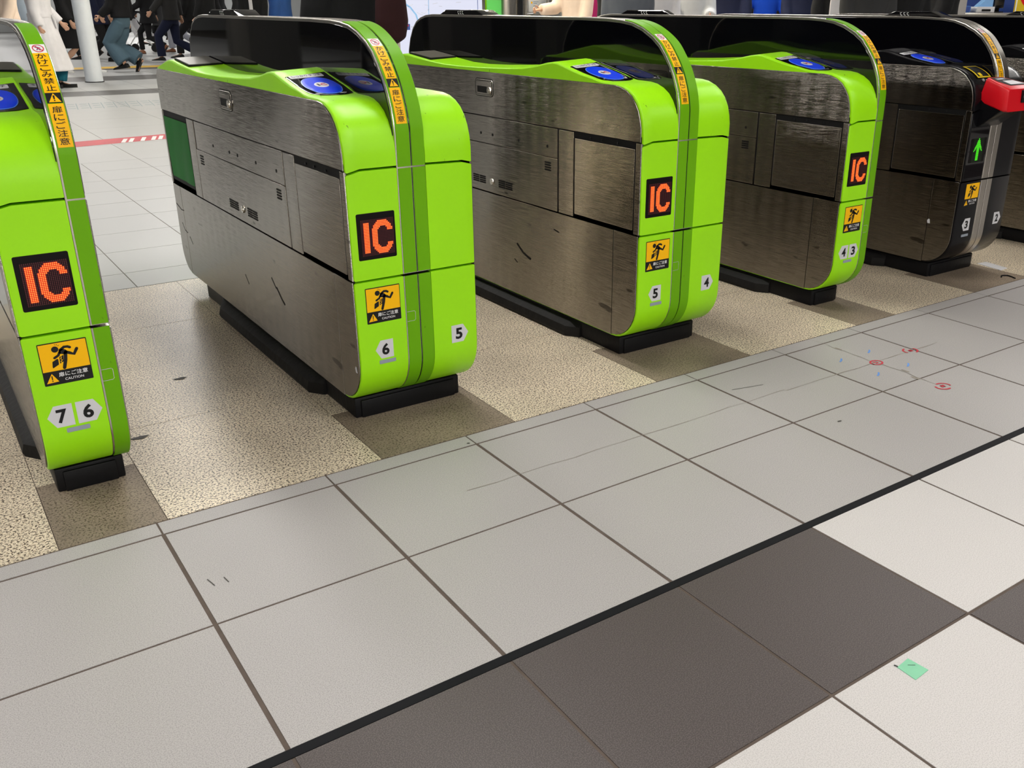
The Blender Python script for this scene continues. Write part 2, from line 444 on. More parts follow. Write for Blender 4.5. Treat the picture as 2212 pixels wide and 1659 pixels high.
def caution_sticker(par, off, x0, x1, z0, z1, y=-.0006):
    w, h = x1 - x0, z1 - z0
    at = lambda u, v: (x0 + u * w, z1 - v * h)
    face = lambda mb, poly, yy: mb.flat([at(*p) for p in poly], yy)
    st = MB().prism(rect(x0, x1, z0, z1, .002), .0, y, MAPY, 0, 0).build('caution_sticker', M['ink'], par, off)
    up = MB(); face(up, [(.018, .022), (.982, .022), (.982, .668), (.018, .668)], y - .0004)
    face(up, [(.179, .722), (.046, .943), (.297, .929)], y - .0004)
    up.build('yellow_field', M['yellow'], st, off, 0)
    p = MB(); yy = y - .0008
    face(p, [(.34 + .072 * math.cos(i * PI / 9), .166 + .072 * math.sin(i * PI / 9)) for i in range(18)], yy)
    for q in ([(.412, .202), (.47, .17), (.549, .207), (.592, .262), (.523, .316), (.405, .281)],): face(p, q, yy)
    for pts, wd in (([(.44, .20), (.53, .14), (.60, .145), (.641, .17)], .06), ([(.42, .25), (.386, .315), (.301, .362)], .055), ([(.54, .265), (.62, .30), (.703, .342), (.773, .226)], .068), ([(.535, .28), (.511, .443), (.458, .625)], .072)):
        face(p, stroke(pts, wd), yy)
    face(p, [(.243, .445), (.353, .39), (.368, .41), (.362, .53), (.236, .597), (.226, .57)], yy)
    face(p, [(.398, .36), (.486, .322), (.468, .474), (.388, .515)], yy)
    for q in ([(.351, .047), (.357, .064)], [(.39, .053), (.385, .072)], [(.428, .081), (.414, .095)]): face(p, stroke(q, .012, 2), yy)
    face(p, stroke([(.172, .78), (.172, .86)], .022, 3), yy); face(p, arc(*(.172, .897), .014, 0, 330, 10, .014), yy)
    p.build('pictogram', M['ink'], st, off, 0)
    c = MB(); face(c, stroke([(.438, .36), (.418, .404), (.45, .433), (.412, .468), (.434, .497)], .016, 2), y - .0012)
    c.build('door_crack', M['yellow'], st, off, 0)
    tx = MB(); fn = lambda u, v: (u, y - .0008, v)
    letter(tx, '扉にご注意', x0 + .315 * w, x0 + .91 * w, z1 - .825 * h, z1 - .715 * h, fn, .012)
    letter(tx, 'CAUTION', x0 + .425 * w, x0 + .81 * w, z1 - .925 * h, z1 - .865 * h, fn, .008)
    tx.build('lettering', M['white'], st, off, 0)
    return st


def number_plate(par, off, x0, x1, z0, z1, digit, side, y=-.0006):
    """white plate pointing left or right with a lane number"""
    w = x1 - x0; zc = (z0 + z1) / 2; k = .30
    if side == 'L': poly = [(x0, zc), (x0 + k * w, z0), (x1, z0), (x1, z1), (x0 + k * w, z1)]
    else: poly = [(x1, zc), (x1 - k * w, z1), (x0, z1), (x0, z0), (x1 - k * w, z0)]
    pl = MB().prism(poly, .0, y, MAPY, 0, 0).build('number_plate', M['offwhite'], par, off)
    t = MB(); cx = (x0 + x1) / 2 + (.06 * w if side == 'L' else -.06 * w)
    letter(t, digit, cx - .205 * w, cx + .205 * w, zc - .32 * (z1 - z0), zc + .32 * (z1 - z0), lambda u, v: (u, y - .0006, v), .034)
    t.build('numeral', M['ink'], pl, off, 0)
    return pl


def zcover(y):
    P = FRONT + HUMP
    for (y0, z0), (y1, z1) in zip(P, P[1:]):
        if y0 <= y <= y1: return z0 + (z1 - z0) * (y - y0) / (y1 - y0)
    return .868


def card_reader(par, off, blk, w=.138):
    """black panel with a round blue touch pad on the sloping top"""
    def fn(h):
        def f(x, y):
            z = zcover(y)
            return (x, y, z - .008 * min(1, max(0, z - .868) / .02) * (1 - x / w) + h)
        return f
    def plate(poly, lo, hi, name, mat, par):
        """plate that follows the slope: centre fan with rings"""
        n = len(poly); cx = sum(p[0] for p in poly) / n; cy = sum(p[1] for p in poly) / n
        mb = MB(); vs = [fn(hi)(cx, cy)]; K = (.3, .55, .78, .97, 1.0)
        for k in K: vs += [fn(hi if k < 1 else hi - .0004)(cx + (x - cx) * k, cy + (y - cy) * k) for x, y in poly]
        vs += [fn(lo)(x, y) for x, y in poly]
        fs = [(0, 1 + i, 1 + (i + 1) % n) for i in range(n)]
        for r in range(len(K)):
            fs += [(1 + r * n + i, 1 + (r + 1) * n + i, 1 + (r + 1) * n + (i + 1) % n, 1 + r * n + (i + 1) % n) for i in range(n)]
        return mb.add(vs, fs).build(name, mat, par, off, 40)
    def seg(poly, m=6):
        out = []
        for p, q in zip(poly, poly[1:] + poly[:1]): out += [(p[0] + (q[0] - p[0]) * i / m, p[1] + (q[1] - p[1]) * i / m) for i in range(m)]
        return out
    out = seg([(.014, .245), (.020, .222), (.034, .203), (.055, .192), (.080, .190), (.104, .197), (.130, .213), (.131, .408), (.014, .395)])
    top = plate(out, -.004, .0016, 'card_reader', M['acryl'], par)
    cu, cs, ru, rs = .074, .290, .0440, .073
    sq = lambda k: [(cu + ru * k * math.copysign(abs(math.cos(a)) ** .84, math.cos(a)), cs + rs * k * math.copysign(abs(math.sin(a)) ** .84, math.sin(a))) for a in [2 * PI * i / 40 for i in range(40)]]
    plate(sq(1.04), 0, .0026, 'pad_rim', M['paleblue'], top)
    plate(sq(1), 0, .0036, 'touch_pad', M['blue'], top)
    plate(arc(cu, cs, .0185, 0, 345, 23, .024), .001, .0042, 'pad_emblem', M['offwhite'], top)
    e = MB(); letter(e, 'I', cu - .011, cu - .006, cs - .010, cs + .010, fn(.0049), .03); e.build('emblem_letter', M['ink'], top, off, 0)
    e = MB(); letter(e, 'C', cu - .003, cu + .013, cs - .010, cs + .010, fn(.0049), .03); e.build('emblem_letter', M['redink'], top, off, 0)
    plate(seg(rect(.022, .116, .372, .396, .003), 2), 0, .0028, 'reader_label', M['offwhite'], top)
    e = MB(); letter(e, 'しっかりタッチ', .028, .110, .376, .392, fn(.0036), .01); e.build('label_lettering', M['ink'], top, off, 0)
    return top


def side_panels(par, off, sx, xs, dark=False, hatch=True):
    """brushed steel panels of one outer side; xs is the side plane, sx its outward sign"""
    st = M['steel']; x1 = xs + sx * .0035; x0 = xs - sx * .004
    up = [(.009, .7055), (.009, .742), (.014, .768), (.023, .794), (.038, .816), (.058, .836), (.084, .850), (.110, .858), (.14, .862), (1.735, .858)] + arc(1.735, .808, .05, 80, 0, 4) + [(1.785, .7055)]
    U = MB().prism(up, x0, x1, MAPX, .0015, 0).build('upper_side_panel', st, par, off)
    g = MB()  # black shadow gap behind the row of doors
    for q in ([(.0065, .41), (1.785, .41), (1.785, .722), (.0065, .722)], inset(up, .003), [(.0075, .44), (.0075, .193)] + arc(.13, .193, .123, 182, 268, 8) + [(1.69, .067)] + arc(1.69, .165, .094, 275, 360, 6) + [(1.779, .44)]):
        g.prism(q, xs - sx * .004, xs + sx * .0006, MAPX, 0, 0)
    g.build('recess_liner', M['gap'], par, off)
    def plate(name, poly, mat=st, th=.0035, r=.0012):
        return MB().prism(poly, x0, xs + sx * th, MAPX, r, 0).build(name, mat, par, off)
    plate('corner_post', rect(.005, .029,   .4255, .7025))
    door = plate('service_door', rect(.034, .341, .436, .684, .003), th=.004)
    g = MB()
    for yy in (.20, .26, .12): g.tube([(xs + sx * .0005, yy, .692), (xs + sx * .004, yy, .692)], .0035, 8)
    g.build('gap_screws', M['plinth'], par, off)
    plate('narrow_panel', rect(.348, .433,   .4255, .7025, .002))
    ip = plate('inspection_panel', rect(.441, 1.333, .606, .7025, .002))
    h = MB()
    for yy in (1.123, .943, .859, .681, .5): h.prism(arc(yy, .640, .0052, 0, 330, 11), xs + sx * .002, xs + sx * .0043, MAPX)
    h.build('rivet_holes', M['gap'], ip, off)
    vp = plate('vent_panel', rect(.441, 1.345, .4255, .604, .002))
    def slots(y0, y1, z0, z1, cols=1):
        h = MB(); cw = (y1 - y0) / cols
        for c in range(cols):
            for k in range(4):
                zz = z0 + (z1 - z0) * (k + .5) / 4
                a, b = y0 + c * cw + .002, y0 + (c + 1) * cw - .002
                h.prism(rect(a, b, zz - .0028, zz + .0028, .0026, 3), xs + sx * .002, xs + sx * .0043, MAPX)
        h.build('vent_grille', M['gap'], vp, off)
    slots(1.264, 1.308, .554, .590); slots(.476, .518, .557, .590)
    slots(.915, 1.012, .452, .482, 2); slots(.725, .825, .452, .482, 2)
    MB().tube([(xs + sx * .003, .870, .467), (xs + sx * .0075, .870, .467)], [.0125, .0115], 16).tube([(xs + sx * .0075, .870, .467), (xs + sx * .009, .870, .467)], .006, 10).build('key_lock', M['bright'], vp, off)
    if hatch:
        plate('hatch_post', rect(1.35, 1.432,   .4255, .7025, .002))
        c = MB(); n = 14; rows = []
        for i in range(n + 1):
            z = .455 + .228 * i / n
            rows.append([(xs + sx * (.0022 + .0035 * noise.noise((y * 9, z * 3, 3)) * (1 - i / n) + .003 * abs(math.sin(y * 24 + i * .1)) * .35 + .001), y, z) for y in [1.437 + (.327 - .02 * (1 - i / n)) * k / 16 for k in range(17)]])
        vs = [p for r in rows for p in r]
        c.add(vs, [(i * 17 + k, i * 17 + k + 1, (i + 1) * 17 + k + 1, (i + 1) * 17 + k) for i in range(n) for k in range(16)])
        o = c.build('hatch_curtain', M['curtain'], par, off, 60); o['label'] = 'green vinyl curtain over the rear hatch'
        plate('hatch_edge', rect(1.768, 1.783,   .4255, .7025))
    else:
        plate('rear_panel', rect(1.353, 1.783,   .4255, .7025, .002))
    low = [(.128, .4215), (.128, .068), (1.672, .068), (1.672, .4215)]
    plate('lower_side_panel', low)
    fr = [(.008, .4215), (.008, .193)] + [(y, z) for y, z in arc(.13, .193, .122, 183, 260, 9)] + [(.1255, .0715), (.1255, .4215)]
    plate('lower_front_panel', fr)
    re = [(1.675, .4215), (1.675, .070)] + arc(1.69, .165, .093, 275, 360, 7) + [(1.777, .4215)]
    plate('lower_rear_panel', re)
    # pull handle with lock
    hp = [(.848, .776), (.972, .776), (.972, .834), (.848, .834)]
    MB().prism(rect(.8455, .9745, .7735, .8365, .016, 5), x0, xs + sx * .0042, MAPX, 0, 0).build('handle_shadow_line', M['gap'], U, off)
    fr = MB().prism(rect(.848, .972, .776, .834, .014, 5), x0, xs + sx * .0055, MAPX, .002, 0).build('pull_handle', M['trim'], U, off)
    MB().prism(rect(.8515, .9685, .7795, .8305, .0115, 5), x0, xs + sx * .0059, MAPX, 0, 0).build('handle_outline', M['gap'], U, off)
    MB().prism(rect(.853, .967, .781, .829, .010, 5), x0, xs + sx * .0062, MAPX, .001, 0).build('handle_plate', st, U, off)
    MB().prism(rect(.888, .955, .787, .809, .002), x0, xs + sx * .0068, MAPX).build('handle_recess', M['gap'], U, off)
    MB().tube([(xs + sx * .005, .870, .796), (xs + sx * .0105, .870, .796)], [.0135, .012], 16).tube([(xs + sx * .0105, .870, .796), (xs + sx * .012, .870, .796)], .0055, 10).build('lock_cylinder', M['bright'], U, off)


def housing(par, off, x0, x1, mat, cover, outer):
    """painted housings of one half: lower, middle and top cover; outer = 'L' or 'R' is the rounded side"""
    r = .005
    def shell(name, poly, fold=False, cant=0):
        xs = [(x0, r), (x0 + r * .3, r * .3), (x0 + r, 0)] if outer == 'L' else [(x0, 0)]
        if fold and outer == 'L': xs += [(x0 + .038, 0)]
        if cover is COVER and cant: xs += [(x0 + .09, 0)]
        if fold and outer == 'R': xs += [(x1 - .03, 0)]
        xs += [(x1, 0)] if outer == 'L' else [(x1 - r, 0), (x1 - r * .3, r * .3), (x1, r)]
        rings = []
        for x, d in xs:
            e = abs(x - (x0 if outer == 'L' else x1))
            ring = []
            for y, z in (inset(poly, d) if d else poly):
                if fold and e < .037: z += fold * (1 - e / .038) * max(0, 1 - abs(z - (.702 if fold and poly is MID else .708)) / .03) if y < .3 else 0
                if cant and z > .87: z -= .008 * min(1, (z - .868) / .02) * (1 - (x - x0) / (x1 - x0))
                ring.append((x, y, z))
            rings.append(ring)
        return MB().loft(rings).build(name, mat, par, off, 40)
    shell('lower_housing', LOWER)
    shell('middle_housing', [(0, .425), (DEPTH - .01, .425), (DEPTH, .702), (.3, .702), (0, .702)] if 0 else MID, -.009)
    shell('top_cover', cover, -.009, 1 if cover is COVER else 0)


def visor(par, off, x0, x1, plates, smat, gap=True):
    """raised screen: steel core, black acrylic faces, coloured stripe plates down its front edge"""
    vf = MB().prism(VISOR, x0, x1, MAPX, .002).build('visor_frame', M['trim'], par, off, 30)
    lo = MB().prism(LOWER, x0 + .0005, x1 - .0005, MAPX, .001).prism(MID, x0 + .0005, x1 - .0005, MAPX, .001).build('center_trim', M['trim'], par, off, 30)
    vp = [p for p in inset(VISOR, .009)]
    MB().prism(vp, x0 - .0016, x1 + .0016, MAPX, .0006).build('visor_panel', M['acryl'], vf, off, 30)
    green = [on_vis(s) for s in [VLEN[-1] * 0 + .002 + i * .0075 for i in range(int((s_at_z(1.043) - .002) / .0075))]]
    for a, b in plates:
        strip_along(MB(), green, a, b, -.0005, .0022).build('visor_stripe', smat, vf, off, 30)
        strip_along(MB(), [(0, .427), (0, .5), (0, .6), (0, .700)], a, b, -.0005, .0022).build('middle_stripe', smat, lo, off, 30)
        strip_along(MB(), [(y, z) for y, z in reversed(LOWCURVE)], a, b, -.0005, .0022).build('lower_stripe', smat, lo, off, 30)
    if len(plates) > 1:
        ga, gb = plates[0][1] + .0012, plates[1][0] - .0012; mg = MB()
        strip_along(mg, green, ga, gb, -.0005, .0008, .0003); strip_along(mg, [(0, .427), (0, .55), (0, .700)], ga, gb, -.0005, .0008, .0003); strip_along(mg, list(reversed(LOWCURVE)), ga, gb, -.0005, .0008, .0003)
        mg.build('center_gap', M['gap'], par, off, 30)
    return vf, lo


def warning_strip(vf, off, x0, x1):
    """yellow warning strip that follows the curved front edge of the visor"""
    S = {k: s_at_z(z) for k, z in dict(top=1.002, wh=.986, or_=.9125, tri=.8935, bot=.8085).items()}
    H = .003
    def band(sa, sb, h, xa=x0, xb=x1):
        n = max(2, int(abs(sb - sa) / .004)); mb = MB(); rows = []
        for i in range(n + 1):
            y, z = on_vis(sa + (sb - sa) * i / n, h); rows += [(xa, y, z), (xb, y, z)]
        return mb.add(rows, [(2 * i, 2 * i + 1, 2 * i + 3, 2 * i + 2) for i in range(n)])
    w = x1 - x0
    base = band(S['bot'], S['tri'] - .0015, H).build('warning_strip', M['yellow'], vf, off, 40)
    base['label'] = 'yellow strip with black lettering and a white top'
    o = off
    b2 = band(S['or_'], S['wh'], H); b2.build('upper_strip', M['yellow'], base, o, 40)
    ic = band(S['tri'], S['or_'], H).build('warning_mark', M['ink'], base, o, 40)
    hd = band(S['wh'], S['top'] , H).build('prohibition_mark', M['white'], base, o, 40)
    fn = lambda h: (lambda u, s: (u, *on_vis(s, h)))
    t1 = MB(); c = (x0 + x1) / 2
    def col(txt, sa, sb, mb, fw=.66):
        n = len(txt); p = (sa - sb) / n
        for i, ch in enumerate(txt):
            s1 = sa - p * i - p * .07; s0 = sa - p * (i + 1) + p * .07
            letter(mb, ch, c - w * fw / 2, c + w * fw / 2, s0, s1, fn(H + .0006), .006)
        return mb
    col('扉にご注意', S['tri'] - .006, S['bot'] + .004, MB()).build('lettering', M['ink'], base, o, 0)
    col('かけこみ禁止', S['wh'] - .002, S['or_'] + .003, MB()).build('lettering', M['ink'], base, o, 0)
    m = MB(); sa, sb = S['tri'] + .0015, S['or_'] - .0015
    m.add([fn(H + .0006)(*p) for p in ((x0 + w * .12, sa), (x1 - w * .08, sa), (c, sb))], [(0, 1, 2)]); m.build('warning_triangle', M['yellow'], base, o, 0)
    m = MB(); k = sb - sa
    m.add([fn(H + .001)(*p) for p in ((c - .0012, sa + .30 * k), (c + .0012, sa + .30 * k), (c + .0018, sa + .74 * k), (c - .0018, sa + .74 * k))], [(0, 1, 2, 3)])
    m.add([fn(H + .001)(*p) for p in rect(c - .0014, c + .0014, sa + .12 * k, sa + .22 * k)], [(0, 1, 2, 3)]); m.build('exclamation_mark', M['ink'], base, o, 0)
    m = MB(); sm = (S['wh'] + S['top']) / 2; R = w * .38; RS = (S['top'] - S['wh']) * .42; n = 24
    vs = []
    for i in range(n):
        a = 2 * PI * i / n
        for k in (1, .84): vs.append(fn(H + .0006)(c + R * k * math.cos(a), sm + RS * k * math.sin(a)))
    m.add(vs, [(2 * i, 2 * i + 1, (2 * i + 3) % (2 * n), (2 * i + 2) % (2 * n)) for i in range(n)])
    q = stroke([(-.72, .66), (.72, -.66)], .14, 2); m.add([fn(H + .001)(c + u * R, sm + v * RS) for u, v in q], [tuple(range(len(q)))])
    m.build('prohibition_ring', M['redink'], base, o, 0)
    m = MB()
    for pts, wd in (([(-.2, .25), (.12, -.12), (.25, -.5)], .2), ([(0, 0), (-.3, -.5)], .16), ([(-.45, .2), (0, .25), (.4, .05)], .13), ([(-.3, .42), (-.22, .5)], .22)):
        q = stroke(pts, wd, 2); m.add([fn(H + .0008)(c + u * R, sm + v * RS) for u, v in q], [tuple(range(len(q)))])
    m.build('running_figure', plum, base, o, 0)


plum = plain('plum ink', (.20, .015, .12, 1), .45)


def sensor_bump(vf, off, x0, x1, ya, yb):
    p = [(ya, 1.0475), (ya + .055, 1.068), (yb - .055, 1.068), (yb, 1.0475)]
    s = MB().prism(p, x0, x1, MAPX, .004).build('sensor_unit', M['acryl'], vf, off, 30)
    t = MB()
    for k in range(3):
        y = ya + .16 + k * .017
        q = stroke([(y, 1.062), (y + .009, 1.062), (y + .004, 1.053), (y - .003, 1.052)], .0022, 1); t.flat(q, x0 - .0006, MAPX)
    t.build('sensor_marking', M['white'], vf, off, 0)


def base(par, off, W, kick):
    pl = MB()
    pl.box(.013, W - .013, .100, 1.545, 0, .060, .004)
    pl.box(.030, W - .030, .094, .11, .0, .052, .003)
    pl.build('plinth', M['plinth'], par, off)
    if kick:
        k = MB(); prof = [(.016, .001), (-.026, .001), (-.030, .012), (-.024, .036), (.0, .050), (.016, .052)]
        rings = []
        for y, s in ((.315, .25), (.36, 1), (.8, 1), (1.25, 1), (1.32, .3)):
            rings.append([(.016 + (x - .016) * s, y, z) for x, z in prof])
        k.loft(rings); o = k.build('kick_rail', M['rubber'], par, off, 30)


def gate(xL, F, kind, label, left, right, sides, group='row of automatic ticket gates', bump=(1.14, 1.50), chip=None):
    """kind: 'wide' | 'narrow'; left/right: lane digits"""
    blk = kind == 'black'
    W = .358 if kind != 'narrow' else .178
    body = M['black'] if blk else M['green']
    off = (W / 2, .9, 0)
    g = thing('ticket_gate', (xL + W / 2, F + .9, 0), label, 'ticket gate', group)
    base(g, off, W, True)
    housing(g, off, 0, .138, body, COVER, 'L')
    side_panels(g, off, -1, 0, blk, True)
    vx1 = .220 if kind != 'narrow' else .178
    sm = M['trim'] if blk else M['dgreen']
    plates = [(.1415, .1785), (.1825, vx1 - .0015)] if kind != 'narrow' else [(.1425, .1765)]
    vf, lo = visor(g, off, .138, vx1, plates, sm)
    warning_strip(g, off, .1455, .1745)
    sensor_bump(g, off, .140, vx1 - .002, *bump)
    if kind != 'narrow':
        housing(g, off, .220, W, body, COVER2, 'R')
        side_panels(g, off, 1, W, blk, False)
    else:
        MB().prism(inset(MID, .004), W - .001, W + .002, MAPX, .001, 0).prism(inset(LOWER, .006), W - .001, W + .002, MAPX, .001, 0).build('flat_side_panel', M['steel'], g, off, 30)
    card_reader(g, off, blk)
    # rear display
    fn = lambda h: (lambda u, y: (u, y, .8765 + (y - 1.19) * .083 + h - .005 * (1 - u / .138)))
    ds = rect(.018, .130, 1.36, 1.54, .004)
    MB().loft([[fn(-.006)(*p) for p in ds], [fn(.003)(*p) for p in ds]]).build('display_screen', M['glass'], g, off)
    fr = rect(.014, .134, 1.355, 1.545, .006); MB().loft([[fn(-.006)(*p) for p in fr], [fn(.0022)(*p) for p in fr]]).build('display_bezel', M['gap'], g, off)
    if not blk:
        led_display(g, off, .018, .124, .477, .597, 'IC')
        caution_sticker(g, off, .027, .125, .305, .402)
    else:
        MB().prism(rect(.004, .136, .436, .637), .003, -.0006, MAPY, .0005, 0).build('display_cover', M['acryl'], g, off)
        led_display(g, off, .018, .128, .497, .594, 'arrow', -.0012)
        caution_sticker(g, off, .037, .134, .317, .413)
    if kind == 'narrow':
        number_plate(g, off, .017, .070, .204, .256, left, 'L'); number_plate(g, off, .077, .130, .204, .256, right, 'R')
        tx = (.05, .098)
    elif blk:
        number_plate(g, off, .053, .107, .213, .265, left, 'L'); number_plate(g, off, .284, .338, .216, .267, right, 'R'); tx = (.060, .109)
    else:
        number_plate(g, off, .044, .096, .203, .254, left, 'L'); number_plate(g, off, .275, .328, .203, .254, right, 'R'); tx = (.053, .101)
    MB().prism(rect(tx[0], tx[1], .188, .1985, .002), 0, -.001, MAPY, 0, 0).build('label_tab', M['tab'], g, off)
    if not blk:  # small latch cover on the lower stripe
        hx0, hx1 = .1455, .1665; mb = MB()
        for q in (stroke([(.142, .320), (.163, .320), (.166, .317), (.166, .296), (.163, .293), (.142, .293)], .0012, 1),): mb.flat(q, -.0026, MAPY)
        mb.build('latch_outline', M['bright'], lo, off, 0)
    if chip:
        mb = MB(); y, z = chip
        mb.flat([(y, z), (y + .012, z - .001), (y + .016, z + .010), (y + .010, z + .018), (y + .004, z + .017)], -.0042, MAPX)
        o = mb.build('sticker_remnant', M['offwhite'], g, off, 0)
    return g


def scuff_marks(g, W, marks):
    off = (W / 2, .9, 0)
    for pts, w in marks:
        MB().flat(stroke(pts, w, 2), -.0041, MAPX).build('scuff_mark', M['gap'], g, off, 0)


g7 = gate(.230, .240, 'narrow', 'slim green ticket gate at the left picture edge with plates 7 and 6', '7', '6', 0)
g6 = gate(.990, .235, 'wide', 'green ticket gate with plates 6 and 5, nearest wide gate', '6', '5', 0, chip=(.018, .168))
g5 = gate(1.928, .219, 'wide', 'green ticket gate with plates 5 and 4, bright streaks on its steel side', '5', '4', 0)
g4 = gate(2.885, .220, 'narrow', 'slim green ticket gate with plates 4 and 3 beside the black gate', '4', '3', 0)
g3 = gate(3.631, .216, 'black', 'black ticket gate with red code reader, green arrow sign and plates 3 and 2', '3', '2', 0, bump=(.30, .585), chip=(.112, .235))
g2 = gate(4.575, .216, 'black', 'black ticket gate cut off by the right picture edge, behind the red reader', '2', '1', 0, bump=(.30, .585))
scuff_marks(g6, .358, [([(.62, .262), (.585, .236), (.56, .222)], .007), ([(.66, .285), (.625, .258)], .004), ([(.94, .232), (.91, .205)], .003), ([(1.77, .34), (1.70, .325), (1.665, .328)], .003), ([(1.72, .27), (1.69, .245), (1.655, .24)], .003), ([(1.63, .23), (1.60, .205)], .003)])
scuff_marks(g5, .358, [([(.70, .262), (.66, .236), (.625, .225), (.61, .222)], .008), ([(.46, .36), (.43, .355)], .004), ([(.72, .20), (.70, .19)], .003)])


def slot_and_reader(g, W):
    off = (W / 2, .9, 0)
    # ticket slot with a yellow surround, on the curved front of the top
    cz = dense(FRONT, 4); L = arclen(cz)
    def on(s, h):
        i = 0; s = max(0, min(s, L[-1] - 1e-6))
        while L[i + 1] < s: i += 1
        t = (s - L[i]) / (L[i + 1] - L[i]); a, b = cz[i], cz[i + 1]; d = Vector((b[0] - a[0], b[1] - a[1])).normalized()
        return a[0] + (b[0] - a[0]) * t - d.y * h, a[1] + (b[1] - a[1]) * t + d.x * h
    sz = lambda z: min(range(len(cz)), key=lambda i: abs(cz[i][1] - z))
    s0, s1 = L[sz(.822)], L[sz(.861)]
    ou = [(.040, s0), (.132, s0), (.114, s1), (.026, s1)]; inn = [(.048, s0 + .006), (.122, s0 + .006), (.108, s1 - .005), (.036, s1 - .005)]
    def band(poly, h, k=6):
        a, b, c, d = [Vector(p) for p in poly]; mb = MB(); vs = []
        for i in range(k + 1):
            t = i / k
            for p in (a.lerp(d, t), b.lerp(c, t)): vs.append((p.x, *on(p.y, h)))
        return mb.add(vs, [(2 * i, 2 * i + 1, 2 * i + 3, 2 * i + 2) for i in range(k)])
    fr = band(ou, .004); fr.build('slot_frame', M['yframe'], g, off)
    band(inn, .0046).build('ticket_slot', M['gap'], g, off)
    band([(.058, s0 + .007), (.078, s0 + .007), (.074, s0 + .024), (.054, s0 + .022)], .0052).build('ticket_guide', M['yframe'], g, off)
    t = MB(); letter(t, 'きっぷ', .060, .128, s0 - .016, s0 - .005, lambda u, s: (u, *on(s, .0042)), .01); t.build('slot_lettering', M['white'], g, off, 0)
    # red code reader on a black bracket
    ov = [(.010, .826), (-.084, .797), (-.089, .716), (.030, .740)]
    lo = [(.006, .748), (-.096, .714), (-.088, .704), (-.006, .640), (.004, .640), (.02, .70)]
    MB().prism(lo, .040, .190, MAPX, .004).build('reader_bracket', M['black'], g, off)
    def ring(x, f, k=0):
        return [(x, y, z) for y, z in inset(ov, k)]
    bm = MB()
    plan = [(-.008, .042, .150), (-.058, .034, .200), (-.096, .028, .226), (-.110, .038, .222)]
    top = lambda y: .828 + (y + .008) * (.029 / .094); bot = lambda y: .738 + (y - .008) * (.036 / .119)
    rings = []
    for y, a, b in plan:
        zt, zb = top(y), bot(y); r = .010
        if y < -.1: zt -= .006; zb += .004
        sl = .24 if y > -.02 else .02 if y > -.08 else -.06
        rings.append([(x, y + (zt - z) * sl, z) for x, z in rect(a, b, zb, zt, r, 3)])
    rd = bm.loft(rings).build('code_reader', M['red'], g, off, 50)
    lab = [(.060, -.018), (.130, -.018), (.180, -.063), (.195, -.088), (.075, -.088), (.056, -.048)]
    MB().add([(x, y, top(y) + .0012) for x, y in inset(lab, -.004)], [tuple(range(6))]).build('reader_window', M['gap'], rd, off, 0)
    MB().add([(x, y, top(y) + .002) for x, y in [(.085, -.048), (.155, -.048), (.188, -.084), (.088, -.084)]], [(0, 1, 2, 3)]).build('reader_sheet', M['offwhite'], rd, off, 0)
    MB().add([(x, y, top(y) + .002) for x, y in [(.068, -.024), (.122, -.024), (.130, -.036), (.07, -.036)]], [(0, 1, 2, 3)]).build('reader_picture', M['tab'], rd, off, 0)
    MB().prism(rect(.128, .212, .738, .785, .002), -.108, -.1185, MAPY).build('reader_nameplate', M['ink'], rd, off)
    t = MB(); letter(t, 'QR', .134, .206, .744, .780, lambda u, v: (u, -.1192, v), .012); t.build('nameplate_lettering', M['white'], rd, off, 0)


slot_and_reader(g3, .358)
slot_and_reader(g2, .358)

# ------------------------------------------------------------------ floor
T_near = tile_mat('pale porcelain tile', (.435, .415, .405, 1), .45, .10)
T_white = tile_mat('white porcelain tile', (.60, .575, .56, 1), .34, .06)
T_dark = tile_mat('dark brown porcelain tile', (.060, .049, .047, 1), .75, .12, fleck=2.1)
T_far = tile_mat('pale hall tile', (.475, .48, .475, 1), .05, .05, .36)
T_band = tile_mat('dark band tile', (.13, .125, .12, 1), .2, .1)
GROUT = plain('brown grout', (.11, .085, .07, 1), .8, 0, .2, var=.35, scale=25)
GROUT2 = plain('grey grout', (.20, .18, .155, 1), .8, 0, .2, var=.3, scale=25)
JOINT = plain('black joint strip', (.008, .008, .010, 1), .6, 0, .12, var=.3, scale=20)
GRANITE = granite_mat('speckled granite', (.78, .675, .51, 1), (.56, .45, .31, 1), (.07, .05, .034, 1), .0)
PATCH = granite_mat('dark brown granite at the gate fronts', (.26, .205, .15, 1), (.195, .15, .108, 1), (.085, .062, .043, 1), -.02, .5, (.62, 1.3))


def floor_piece(name, mats, mb):
    o = mb.build(name, mats, None, (0, 0, 0), 0, False); tag(o, kind='structure'); return o


def slab(mb, x0, x1, y0, y1, mi=0, z=0.0, g=.003, gx=None):
    d = (gx or g) - g; x0 += d; x1 -= d
    mb.add([(x0 + g, y0 + g, z), (x1 - g, y0 + g, z), (x1 - g, y1 - g, z), (x0 + g, y1 - g, z)], [(0, 1, 2, 3)], mi)
    mb.add([(x0 + g, y0 + g, z), (x1 - g, y0 + g, z), (x1 - g, y1 - g, z), (x0 + g, y1 - g, z), (x0 + g, y0 + g, z - .003), (x1 - g, y0 + g, z - .003), (x1 - g, y1 - g, z - .003), (x0 + g, y1 - g, z - .003)], [(0, 4, 5, 1), (1, 5, 6, 2), (2, 6, 7, 3), (3, 7, 4, 0)], mi)


